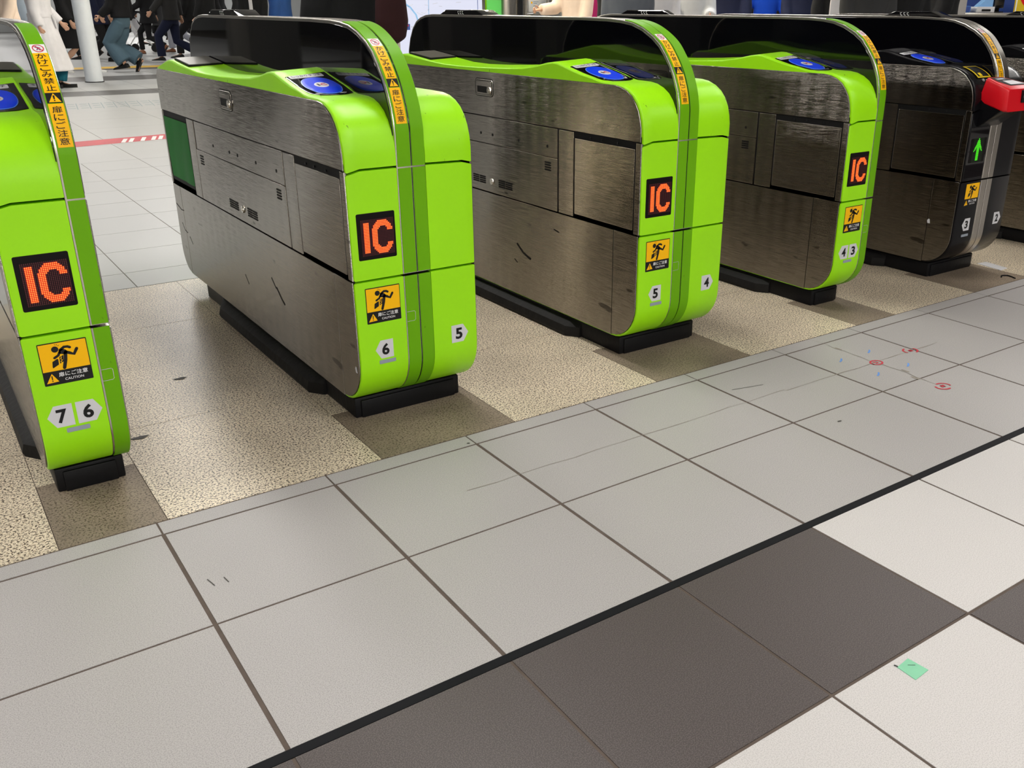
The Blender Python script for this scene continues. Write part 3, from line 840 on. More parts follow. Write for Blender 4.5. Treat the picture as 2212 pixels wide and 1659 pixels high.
mb = MB(); P = .4
rnd = random.Random(3)
for i in range(-12, 34):
    x0, x1 = i * P, (i + 1) * P
    gx = .0045
    slab(mb, x0, x1, .002, .0605, 0, 0, .0022)
    slab(mb, x0, x1, -.391, 0, 0, 0, .0030, .0044); slab(mb, x0, x1, -.781, -.391, 0, 0, .0030, .0044)
    for r in range(33):
        y1 = -.797 - .3905 * r; y0 = y1 - .3905
        if r == 0: k = 2 if i < 4 else 1
        elif r == 1: k = 1 if i < 4 else 2
        else: k = 2 if (i + r) % 5 == 0 else 1
        slab(mb, x0, x1, y0, y1, k, 0, .0032)
floor_piece('floor', [T_near, T_white, T_dark], mb)
mb = MB(); mb.flat(rect(-12, 46, -14, .0605), -.0014, MAPZ); floor_piece('floor_grout', [GROUT], mb)
mb = MB(); mb.box(-12, 40, -.799, -.779, -.002, .0004, 0); floor_piece('trim_1', [JOINT], mb)

# granite strip under the gates, with infill beds, darker brown at each gate front
mb = MB()
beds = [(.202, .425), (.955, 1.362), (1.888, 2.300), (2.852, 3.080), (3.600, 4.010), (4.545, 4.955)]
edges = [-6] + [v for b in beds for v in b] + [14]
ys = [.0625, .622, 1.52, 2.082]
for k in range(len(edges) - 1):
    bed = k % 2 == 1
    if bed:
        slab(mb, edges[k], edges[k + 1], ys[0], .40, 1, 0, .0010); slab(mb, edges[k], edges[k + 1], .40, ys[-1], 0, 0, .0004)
    else:
        span = edges[k + 1] - edges[k]; n = 1 if span < 1.5 else int(span / .8)
        for q in range(n):
            for a, b in zip(ys, ys[1:]):
                slab(mb, edges[k] + span * q / n, edges[k] + span * (q + 1) / n, a, b, 0, 0, .0012)
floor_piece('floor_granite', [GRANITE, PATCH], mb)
mb = MB(); mb.flat(rect(-6, 14, .0605, 2.085), -.0012, MAPZ); floor_piece('floor_bed', [GROUT], mb)

# hall beyond the gates
mb = MB()
rows = [2.085 + .42 * i for i in range(9)]
Y = 2.085
def far_row(y0, y1, k, w=.4, sh=0, xa=-8, xb=46):
    i = int(xa / w)
    while i * w + sh < xb:
        slab(mb, i * w + sh, (i + 1) * w + sh, y0, y1, k, 0, .0022); i += 1
ry = 2.085; first = True
for hgt in (.255, .42, .415, .42, .42, .42, .42, .425, .435): far_row(ry, ry + hgt, 0, .4); ry += hgt
ym = [ry, 6.67, 7.09, 7.9, 8.7, 9.5, 10.4, 11.6]
for a, b in zip(ym, ym[1:]): far_row(a, b, 0, .8)
far_row(11.6, 12.37, 1, .8)
far_row(12.37, 13.2, 0, .8); far_row(13.2, 14.25, 0, .8); far_row(14.25, 15.3, 1, .8)
yy = 15.3
while yy < 44: far_row(yy, yy + .8, 0 if not 16.7 < yy < 17.3 else 1, .8); yy += .8
floor_piece('floor_hall', [T_far, T_band], mb)
mb = MB(); mb.flat(rect(-12, 60, 2.085, 46), -.0014, MAPZ); floor_piece('floor_under', [GROUT2], mb)

# markings stuck or drawn on the floor
def marking(name, polys, mat, label, cat, z=.0012):
    m = MB()
    for p in polys: m.flat(p, z, MAPZ)
    o = m.build(name, mat, None, (0, 0, 0), 0, False); return tag(o, label, cat)


RT = plain('worn red floor tape', (.50, .012, .03, 1), .4, var=.3, scale=5)
tape = thing('floor_tape', (2.0, 6.88, 0), 'worn red floor tape with white lettering in the lane beyond the gates', 'floor tape')
m = MB(); m.add([(.9, 6.60, .0008), (3.2, 6.98, .0008), (3.2, 7.30, .0008), (.9, 6.94, .0008)], [(0, 1, 2, 3)]); m.build('tape_strip', RT, tape, (2.0, 6.88, 0), 0, False)
m = MB()
for cx, lean in ((1.70, .07), (1.76, .07), (1.86, .07), (1.95, .07), (2.01, .07), (2.12, .07), (2.24, .07)):
    by = 6.74 + (cx - 1.7) * .16
    m.flat(stroke([(cx, by), (cx + lean, by + .24)], .034, 1), .0016, MAPZ)
m.build('worn_lettering', M['white'], tape, (2.0, 6.88, 0), 0, False)
YT = plain('yellow floor line', (.72, .45, .05, 1), .5)
marking('floor_line', [[(3.0, 17.35), (9.0, 17.35), (9.0, 17.95), (3.0, 17.95)]], YT, 'yellow guide line crossing the hall floor behind the white pole', 'floor line', .0008)
DOTS = plain('faded blue grey print', (.28, .36, .38, 1), .5)
pl = []
for i in range(9):
    x = 1.70 + i * .135
    pl.append(stroke([(x, 10.6), (x - .10, 9.85)], .010, 1))
    for k in range(3): pl.append(stroke([(x + .02 - k * .03, 10.5 - k * .25), (x + .10 - k * .03, 10.5 - k * .25)], .05, 1))
marking('floor_print', pl, DOTS, 'faded blue grey floor print of slanted blocks in the lane', 'floor marking')
GT = plain('mint green tape', (.22, .56, .35, 1), .5, var=.1)
mt = thing('tape_square', (1.369, -1.225, 0), 'small mint green tape square on the white tile', 'tape')
m = MB(); m.loft([[(x, y, z) for x, y in [(1.352, -1.207), (1.388, -1.203), (1.391, -1.243), (1.350, -1.246)]] for z in (.0002, .0012)]); m.build('tape', GT, mt, (1.369, -1.225, 0), 0)
m = MB(); m.flat(stroke([(1.372, -1.214), (1.383, -1.222)], .0012, 1), .0014, MAPZ); m.flat(stroke([(1.352, -1.200), (1.354, -1.207)], .003, 1), .0013, MAPZ); m.build('pen_mark', M['ink'], mt, (1.369, -1.225, 0), 0, False)
# chalk marks: red rings and blue ticks on the pale tiles
RM = plain('red marker', (.50, .03, .05, 1), .6, var=.3, scale=60); BM_ = plain('blue marker', (.12, .28, .66, 1), .6, var=.3, scale=60)
mk = []


def ring_mark(cx, cy, r, mat, label, parts, letters=None):
    m = MB(); r *= .85
    for a0, a1 in parts:
        n = 8
        P = [(cx + r * math.cos(math.radians(a0 + (a1 - a0) * i / n)), cy + r * .8 * math.sin(math.radians(a0 + (a1 - a0) * i / n))) for i in range(n + 1)]
        m.flat(stroke(P, .0065, 2), .0011, MAPZ)
    for q in letters or []: m.flat(stroke([(cx + a * r, cy + b * r) for a, b in q], .006, 1), .0011, MAPZ)
    tag(m.build('marker_ring', mat, None, (0, 0, 0), 0, False), label, 'floor marking', 'red marker rings on the tiles')


ring_mark(2.589, -.224, .026, RM, 'closed red marker ring at the centre of the cross on the pale tile', [(0, 200), (190, 350)], [[(-.4, .2), (.1, .3)], [(-.3, -.2), (.3, -.1)]])
ring_mark(2.781, -.217, .032, RM, 'red marker ring on the tile joint, farthest of the three red rings', [(100, 200), (-80, 20)], [[(-.3, .1), (.3, .1)], [(-.3, -.2), (.3, -.2)], [(-.3, -.05), (.3, -.05)]])
ring_mark(2.588, -.472, .032, RM, 'red marker ring on the lower tile, nearest of the three red rings', [(-20, 95), (150, 280)], [[(-.3, -.2), (-.1, .3)], [(-.1, .3), (.1, -.2)], [(.1, -.2), (.3, .3)]])
for x, y, l in ((2.658, -.144, 'blue marker tick above the red ring, towards the gates'), (2.511, -.145, 'blue marker tick left of the closed red ring'), (2.658, -.298, 'faint blue marker tick right of the closed red ring'), (2.508, -.295, 'blue marker tick below the closed red ring')):
    m = MB(); m.flat(stroke([(x - .014, y - .006), (x, y), (x + .012, y + .010)], .006, 2), .0011, MAPZ)
    tag(m.build('marker_tick', BM_, None, (0, 0, 0), 0, False), l, 'floor marking', 'blue marker ticks around the red ring')
CR = plain('dirt line', (.27, .24, .20, 1), .7, var=.4, scale=40)
m = MB()
r2 = random.Random(5)
P = [(2.165 + (2.93 - 2.165) * i / 14, -.22 + r2.uniform(-.003, .003)) for i in range(15)]
for a, b in zip(P, P[1:]): m.flat(stroke([a, b], r2.uniform(.001, .0035), 1), .0009, MAPZ)
P = [(2.588 + r2.uniform(-.006, .006), .05 - .50 * i / 14) for i in range(15)]
for a, b in zip(P, P[1:]): m.flat(stroke([a, b], r2.uniform(.001, .004), 1), .0009, MAPZ)
for c in ((2.592, -.066), (2.577, -.38), (2.603, -.325)): m.flat(stroke([(c[0], c[1] + .012), (c[0], c[1] - .012)], .009, 2), .001, MAPZ)
P = [(1.05 + (2.165 - 1.05) * i / 14, -.212 + r2.uniform(-.003, .003)) for i in range(15)]
for a, b in zip(P, P[1:]): m.flat(stroke([a, b], r2.uniform(.0008, .002), 1), .0009, MAPZ)
tag(m.build('dirt_line', CR, None, (0, 0, 0), 0, False), 'cross of thin dirty lines on the pale tiles', 'floor stain')
SP = plain('dark spot', (.05, .045, .04, 1), .6)
for x, y, rx, ry, l in ((.676, .931, .018, .010, 'dark spot on the granite between gates 7 and 6'), (.472, .551, .022, .010, 'dark spot beside the slim gate with plates 7 and 6')):
    m = MB(); m.flat([(x + rx * math.cos(a) * (1 + .25 * math.sin(3 * a)), y + ry * math.sin(a) * (1 + .2 * math.cos(5 * a))) for a in [2 * PI * i / 18 for i in range(18)]], .0011, MAPZ)
    tag(m.build('floor_spot', SP, None, (0, 0, 0), 0, False), l, 'floor stain')
for a, b, w, l in (((.430, -.232), (.436, -.262), .0022, 'long dark scratch on the pale tile below plates 7 and 6'), ((.460, -.243), (.463, -.266), .002, 'short dark scratch right of the longer one on the pale tile'), ((1.181, .016), (1.185, .014), .006, 'dark speck on the narrow border tile before the nearest wide gate'), ((2.11, -.459), (2.12, -.460), .006, 'small dark fleck on the middle pale tile'), ((2.03, -.12), (2.14, -.145), .002, 'thin dark line scratch left of the marker rings')):
    m = MB(); m.flat(stroke([a, b], w, 2), .0010, MAPZ)
    tag(m.build('floor_scratch', SP, None, (0, 0, 0), 0, False), l, 'floor stain')
m = MB(); m.prism([(4.011, .191), (4.069, .195), (4.092, .312), (4.031, .317)], 0, .0025, MAPZ, .001, 0)
tag(m.build('floor_plate', M['offwhite'], None, (0, 0, 0), 0), 'thin white plate on the granite right of the black gate', 'floor plate')
m = MB(); m.tube([(3.904, .124, .003), (3.925, .135, .004), (3.949, .122, .003), (3.945, .10, .003), (3.933, .078, .003)], .0028, 8)
tag(m.build('wire_scrap', M['gap'], None, (0, 0, 0), 0), 'curled scrap of black wire before the black gate', 'wire')

# ------------------------------------------------------------------ room shell
WALL = plain('pale hall wall', (.62, .64, .64, 1), .6, 0, .3, var=.03, scale=1)
CEIL = plain('ceiling panel', (.30, .30, .30, 1), .7, 0, .3, var=.04, scale=1)
CH = 3.0
for nm, b in (('wall_back', (-12, 50, 45, 45.3, 0, CH)), ('wall_right', (45, 45.3, -14, 45, 0, CH)), ('wall_front', (-12, 45, -14.3, -14, 0, CH))):
    tag(MB().box(*b).build(nm, WALL, None, (0, 0, 0), 0), kind='structure')
DARKW = plain('dark side wall', (.045, .043, .04, 1), .6, 0, .3, var=.1, scale=2)
tag(MB().box(-12.3, -12, -14, 45, 0, CH).build('wall_left', DARKW, None, (0, 0, 0), 0), kind='structure')
for x, y in ((-.62, 6.3), (-1.5, 9.4), (-3.0, 8.0)):  # unseen piers, added to put dark bands into the steel and screen reflections
    tag(MB().box(x - .22, x + .22, y - .22, y + .22, 0, CH, .01).build('added_pier', DARKW, None, (0, 0, 0), 30), kind='structure')
tag(MB().box(-12.3, 50, -14.3, 45.3, CH, CH + .2).build('ceiling', CEIL, None, (0, 0, 0), 0), kind='structure')
LAMP = emit('lamp diffuser', (1.0, .96, .88), 6.0)
FIX = plain('lamp housing', (.7, .7, .7, 1), .4)
lights = []


def ceiling_lamp(x, y, lx, ly, power, col=(1, .972, .948)):
    z = CH
    t = thing('ceiling_light', (x, y, z), 'recessed ceiling light strip above the hall', 'ceiling light', 'ceiling lights')
    MB().box(x - lx / 2 - .03, x + lx / 2 + .03, y - ly / 2 - .03, y + ly / 2 + .03, z - .04, z, .005).build('housing', FIX, t, (x, y, z), 30)
    MB().box(x - lx / 2, x + lx / 2, y - ly / 2, y + ly / 2, z - .045, z - .035).build('diffuser', LAMP, t, (x, y, z), 0)
    L = bpy.data.lights.new('lamp_glow', 'AREA'); L.shape = 'RECTANGLE'; L.size = lx; L.size_y = ly; L.energy = power; L.color = col
    o = bpy.data.objects.new('lamp_glow', L); COL.objects.link(o); o.parent = t; o.location = (0, 0, -.06)
    return t


for x in (-4.2, -1.2, 1.8, 4.8):
    for y, p in ((-11.2, 70), (-8.2, 70), (-5.2, 48), (-2.2, 26), (.8, 24), (3.8, 22), (6.8, 18)):
        ceiling_lamp(x, y, .32, 1.5, p * (1 if x < 2 else .62))
for x in (-3, 3, 9, 15):
    for y, p in ((11, 44), (16, 46), (21, 60), (27, 80), (33, 90), (40, 120)): ceiling_lamp(x, y, .4, 3.0, p)
for x, y in ((8.5, 6), (12.5, 3), (8.5, 1), (13, 8), (20, 6), (20, 12)): ceiling_lamp(x, y, .4, 2.4, 60)

TUBE = emit('bare tube lamp', (1.0, .90, .68), 62.0)
for x, y in ((4.27, 5.6), (4.53, 5.6), (4.86, 5.6)):
    az = math.atan2(.588, .809); L = 8.0
    t = thing('ceiling_light', (x, y, CH), 'slim bare ceiling tube lamp running down the hall', 'ceiling light', 'slim ceiling tube lamps', -az)
    MB().box(-.05, .05, 0, L, -.03, 0, .004).build('housing', FIX, t, (0, 0, 0), 30); MB().tube([(0, .03, -.05), (0, L - .03, -.05)], .03, 10).build('tube', TUBE, t, (0, 0, 0), 40)

# ------------------------------------------------------------------ things beyond the gates
POLE = plain('white painted pole', (.66, .70, .74, 1), .5, 0, .4, var=.06, scale=12, bump=.3, bscale=30)
t = thing('white_pole', (2.80, 14.05, 0), 'round white painted pole in the hall beyond the slim left gate', 'pole')
MB().tube([(2.8, 14.05, 0), (2.8, 14.05, CH)], .122, 28).build('shaft', POLE, t, (2.8, 14.05, 0), 40)
MB().tube([(2.8, 14.05, 0), (2.8, 14.05, .012)], .135, 28).build('floor_seal', M['plinth'], t, (2.8, 14.05, 0), 40)

# kiosk front: everything below is laid out on one line across the hall
KS = 1.457
sx = lambda x: .098 + (x - .098) * KS
sz = lambda z: max(0, 1.082 + (z - 1.082) * KS)
# illuminated map board
BRD = emit('backlit map sheet', (.80, .82, .98), .92)
BX0, BX1, BY = sx(5.40), sx(6.66), 14.0
o_ = ((BX0 + BX1) / 2, BY, 0)
t = thing('map_board', o_, 'backlit white station map board beyond the gates', 'information board')
MB().box(BX0, BX1, BY + .004, BY + .12, sz(.505), 2.9, .01).build('board_frame', M['trim'], t, o_)
MB().box(BX0 + .2, BX0 + .26, BY + .05, BY + .11, 0, .28).box(BX1 - .26, BX1 - .2, BY + .05, BY + .11, 0, .28).build('board_legs', M['trim'], t, o_)
sh = MB().flat(rect(sx(5.435), sx(6.61), sz(.535), 2.85), BY + .002).build('map_sheet', BRD, t, o_, 0)
NAVY = plain('navy print', (.03, .07, .30, 1), .5); SKY = plain('light blue print', (.22, .45, .80, 1), .5); PALE = plain('pale grey print', (.55, .57, .66, 1), .5)
y = BY + .0008; q_ = lambda *P: [(sx(a), sz(b)) for a, b in P]
for a, b, c, d in ((5.46, 5.475, .88, 2.0), (6.54, 6.548, .88, 2.0), (5.475, 5.58, .808, .877)): MB().flat(rect(sx(a), sx(b), sz(c), sz(d)), y).build('navy_bar', NAVY, sh, o_, 0)
m = MB()
for P, w in (([(5.49, 1.13), (5.60, 1.06), (5.67, .98), (5.70, .89)], .03), ([(5.50, 1.5), (5.54, 1.3), (5.50, 1.1)], .03), ([(5.85, 1.18), (5.84, .82)], .012)): m.flat(stroke(q_(*P), w, 2), y)
m.flat(rect(sx(5.82), sx(5.86), sz(.815), sz(.87)), y - .0004); m.build('river_lines', SKY, sh, o_, 0)
m = MB(); rr = random.Random(4)
for i in range(26):
    x = rr.uniform(5.52, 6.45); z = rr.uniform(.90, 1.9); a = rr.uniform(-.9, .9); l = rr.uniform(.05, .3)
    m.flat(stroke(q_((x, z), (x + l * math.cos(a) * .6, z + l * math.sin(a) * .4)), .007, 1), y)
m.flat(rect(sx(5.59), sx(5.80), sz(.838), sz(.846)), y); m.flat(rect(sx(5.59), sx(5.80), sz(.808), sz(.812)), y); m.build('street_lines', PALE, sh, o_, 0)
m = MB()
for a, b, c, d in ((5.49, 5.56, .848, .868), (5.49, 5.54, .815, .833), (5.95, 6.0, .845, .866)): m.flat(rect(sx(a), sx(b), sz(c), sz(d)), y - .0006)
m.build('red_boxes', M['redink'], sh, o_, 0)

GRN = plain('bright green pillar panel', (.13, .62, .13, 1), .35, var=.03)
o_ = (sx(6.79), BY + .1, 0); t = thing('pillar_green', o_, 'bright green square pillar right of the map board', 'pillar')
MB().box(sx(6.675), sx(6.90), BY, BY + .3, 0, CH, .006).build('panel', GRN, t, o_); MB().box(sx(6.664), sx(6.676), BY - .004, BY + .3, 0, CH).build('edge_strip', M['dgreen'], t, o_)
o_ = (sx(7.075), BY + .26, 0); t = thing('steel_column', o_, 'round steel column between the green pillar and the notice', 'column')
MB().tube([(o_[0], o_[1], 0), (o_[0], o_[1], CH)], .238, 32).build('shaft', M['trim'], t, o_, 40)
MB().tube([(o_[0], o_[1], 0), (o_[0], o_[1], .10)], .244, 32).build('foot_ring', M['bright'], t, o_, 40)
o_ = (sx(7.47), BY + .05, 0); t = thing('notice_board', o_, 'steel framed notice stand with a white paper notice', 'notice board')
MB().box(sx(7.27), sx(7.66), BY + .03, BY + .10, .0, 2.2, .006).build('stand_panel', M['trim'], t, o_)
MB().box(sx(7.285), sx(7.31), BY, BY + .03, sz(1.0), 2.0, .003).box(sx(7.285), sx(7.645), BY, BY + .03, sz(.975), sz(1.0), .003).box(sx(7.62), sx(7.645), BY, BY + .03, sz(1.0), 2.0, .003).build('frame', M['bright'], t, o_)
MB().box(sx(7.325), sx(7.61), BY + .02, BY + .028, sz(1.01), 1.95).build('paper', M['white'], t, o_)
m = MB()
for z, a in ((1.135, .42), (1.115, .3), (1.085, .5), (1.055, .7), (1.2, .8), (1.24, .6)): m.flat(rect(sx(7.40), sx(7.40 + a * .2), sz(z - .004), sz(z + .004)), BY + .019)
m.build('notice_lines', M['tab'], t, o_, 0)
m = MB(); m.flat(arc(sx(7.375), sz(1.125), .02, 0, 340, 12), BY + .019); m.build('notice_symbol', M['yellow'], t, o_, 0)
o_ = (sx(7.76), BY + .1, 0); t = thing('steel_panel', o_, 'brushed steel partition panel right of the notice stand', 'panel')
MB().box(sx(7.67), sx(7.855), BY + .05, BY + .12, 0, CH, .004).build('sheet', M['trim'], t, o_); MB().box(sx(7.856), sx(7.87), BY + .045, BY + .125, 0, CH).build('edge_strip', M['bright'], t, o_)


# ticket office front at the far right, turned to the passage
def local(cx, cy, rz):
    c, s = math.cos(rz), math.sin(rz)
    return lambda u, v, z: (cx + u * c - v * s, cy + u * s + v * c, z)


RZ = math.radians(-35.2)
GREYP = plain('beige grey pillar', (.40, .38, .36, 1), .5, 0, .3, var=.04)
t = thing('grey_pillar', (10.80, 5.06, 0), 'grey square pillar left of the ticket office window', 'pillar', rz=RZ)
MB().box(-.10, .10, -.1, .1, 0, CH, .006).build('shaft', GREYP, t); MB().box(-.112, -.088, -.112, .1, 0, CH, .004).build('corner_guard', M['bright'], t)
t = thing('office_counter', (11.65, 5.0, 0), 'dark ticket office counter behind the grey pillar', 'counter', rz=RZ)
MB().box(-.70, 1.2, -.25, .35, 0, 1.0, .01).build('counter_body', M['black'], t); MB().box(-.72, 1.22, -.28, .38, 1.0, 1.03, .006).build('counter_top', M['trim'], t)
t = thing('window_jamb', (11.65 - .64 * math.cos(RZ) + .40 * math.sin(RZ), 5.0 - .64 * math.sin(RZ) - .40 * math.cos(RZ), 0), 'white window jamb post right of the grey pillar', 'window frame', rz=RZ)
MB().box(-.02, .02, -.02, .02, 0, CH).build('post', M['white'], t)
t = thing('office_partition', (11.65 - .60 * math.sin(RZ), 5.0 + .60 * math.cos(RZ), 0), 'navy partition behind the ticket office counter', 'partition', rz=RZ)
MB().box(-.7, 1.2, .0, .03, 0, CH).build('board', NAVY, t)
BLU = plain('blue plastic', (.04, .13, .42, 1), .4)
f = local(11.65, 5.0, RZ)
p = f(-.50, 0, 1.03); t = thing('blue_tray', p, 'blue plastic tray standing on the office counter', 'tray', rz=RZ)
MB().prism(rect(-.10, .10, 0, .075, .02), -.12, .10, MAPY, .004).build('tray_body', BLU, t); MB().prism(rect(-.085, .085, .012, .062, .014), -.121, -.122, MAPY).build('tray_recess', NAVY, t)
p = f(-.22, 0, 1.03); t = thing('ticket_printer', p, 'white ticket printer on the office counter beside the blue tray', 'printer', rz=RZ)
MB().box(-.11, .11, -.13, .12, 0, .065, .008).build('printer_body', M['offwhite'], t); MB().box(-.05, .06, -.133, -.128, .012, .038, .003).build('paper_slot', M['ink'], t)
MB().prism([(-.08, .065), (.10, .065), (.10, .16), (.02, .16)], -.08, .06, MAPY, .003).build('printer_hood', SKY, t)
p = f(-.03, 0, 1.03); t = thing('office_monitor', p, 'dark monitor on the office counter right of the printer', 'monitor', rz=RZ)
MB().box(-.06, .06, -.05, .0, .05, .42, .006).build('screen', M['acryl'], t); MB().box(-.02, .02, -.02, .02, .01, .1).build('stem', M['plinth'], t); MB().box(-.055, .055, -.07, .08, 0, .012, .003).build('foot', M['plinth'], t)
p = f(.29, -.1, 1.03); t = thing('poster_stand', p, 'yellow and red poster stand at the right end of the office counter', 'poster', rz=RZ)
MB().box(-.16, .3, -.03, .0, 0, .55, .004).build('board', M['yframe'], t); m = MB(); m.flat(arc(.06, .22, .18, 0, 350, 30), -.0306); m.build('red_disc', M['red'], t, (0, 0, 0), 0)
m = MB(); m.flat(rect(-.03, .2, .19, .27, .01), -.0312); m.build('white_bar', M['white'], t, (0, 0, 0), 0)
m = MB(); m.flat(rect(-.155, -.14, 0, .55), -.0308); m.build('white_edge', M['white'], t, (0, 0, 0), 0)

# ------------------------------------------------------------------ people
SKIN = plain('skin', (.52, .30, .20, 1), .5, 0, .4, var=.06)
SKIN2 = plain('tan skin', (.42, .23, .14, 1), .5, 0, .4, var=.06)
HAIRB = plain('black hair', (.012, .010, .009, 1), .45, var=.3, scale=60)
HAIRN = plain('brown hair', (.05, .028, .016, 1), .45, var=.3, scale=60)
_cl = {}


def cloth(name, col, rough=.85):
    if name not in _cl: _cl[name] = plain(name, col, rough, 0, .2, var=.16, scale=7, bump=.35, bscale=26, sheen=.0)
    return _cl[name]


C_ = dict(
    black=cloth('black cloth', (.010, .010, .011, 1)), char=cloth('charcoal wool', (.028, .028, .029, 1)), navy=cloth('navy cloth', (.010, .013, .035, 1)),
    denim=cloth('washed denim', (.075, .125, .165, 1)), blue=cloth('blue jacket cloth', (.012, .045, .16, 1)), royal=cloth('royal blue knit', (.005, .05, .42, 1)),
    white=cloth('white cotton', (.62, .61, .63, 1)), cream=cloth('cream wool', (.66, .53, .43, 1)), beige=cloth('beige cotton', (.50, .40, .30, 1)), paleblue=cloth('pale blue shirt cotton', (.40, .48, .58, 1)),
    lgrey=cloth('light grey cotton', (.36, .37, .42, 1)), grey=cloth('grey puffer nylon', (.10, .11, .13, 1), .4), fur=cloth('grey fleece', (.42, .43, .45, 1)), magenta=cloth('magenta knit', (.22, .008, .07, 1)),
    orange=cloth('orange cloth', (.80, .13, .03, 1)), teal=cloth('teal cloth', (.008, .10, .15, 1)), maroon=cloth('maroon fleece', (.030, .009, .010, 1)), brown=cloth('tan leather', (.22, .09, .045, 1), .45),
    shoeb=cloth('black leather', (.010, .010, .010, 1), .4), sole=cloth('white rubber sole', (.68, .68, .66, 1), .6), soleb=cloth('dark rubber sole', (.015, .015, .015, 1), .6), olive=cloth('olive print cloth', (.14, .11, .04, 1)))


def remeshed(mb, name, mat, par, voxel, it=4, fac=.5):
    o = mb.build(name, mat, None, (0, 0, 0), 0, True)
    r = o.modifiers.new('r', 'REMESH'); r.mode = 'VOXEL'; r.voxel_size = voxel
    s = o.modifiers.new('s', 'SMOOTH'); s.iterations = it; s.factor = fac
    me = bpy.data.meshes.new_from_object(o.evaluated_get(DG())); me.name = name
    o.modifiers.clear(); old = o.data; o.data = me; bpy.data.meshes.remove(old)
    if not me.materials: me.materials.append(mat)
    me.polygons.foreach_set('use_smooth', [True] * len(me.polygons)); o.parent = par
    return o


def ell(cx, cy, z, rx, ry, n=20, k=1.0):
    return [(cx + rx * math.copysign(abs(math.cos(2 * PI * i / n)) ** k, math.cos(2 * PI * i / n)), cy + ry * math.copysign(abs(math.sin(2 * PI * i / n)) ** k, math.sin(2 * PI * i / n)), z) for i in range(n)]


def ik(hip, ank, l1, l2):
    """knee position bending forwards (+x)"""
    h, a = Vector(hip), Vector(ank); d = a - h; L = min(d.length, (l1 + l2) * .999); u = d.normalized()
    x = (l1 * l1 - l2 * l2 + L * L) / (2 * L); hh = math.sqrt(max(l1 * l1 - x * x, 0))
    f = Vector((1, 0, 0)); f = (f - u * f.dot(u)).normalized()
    return h + u * x + f * hh


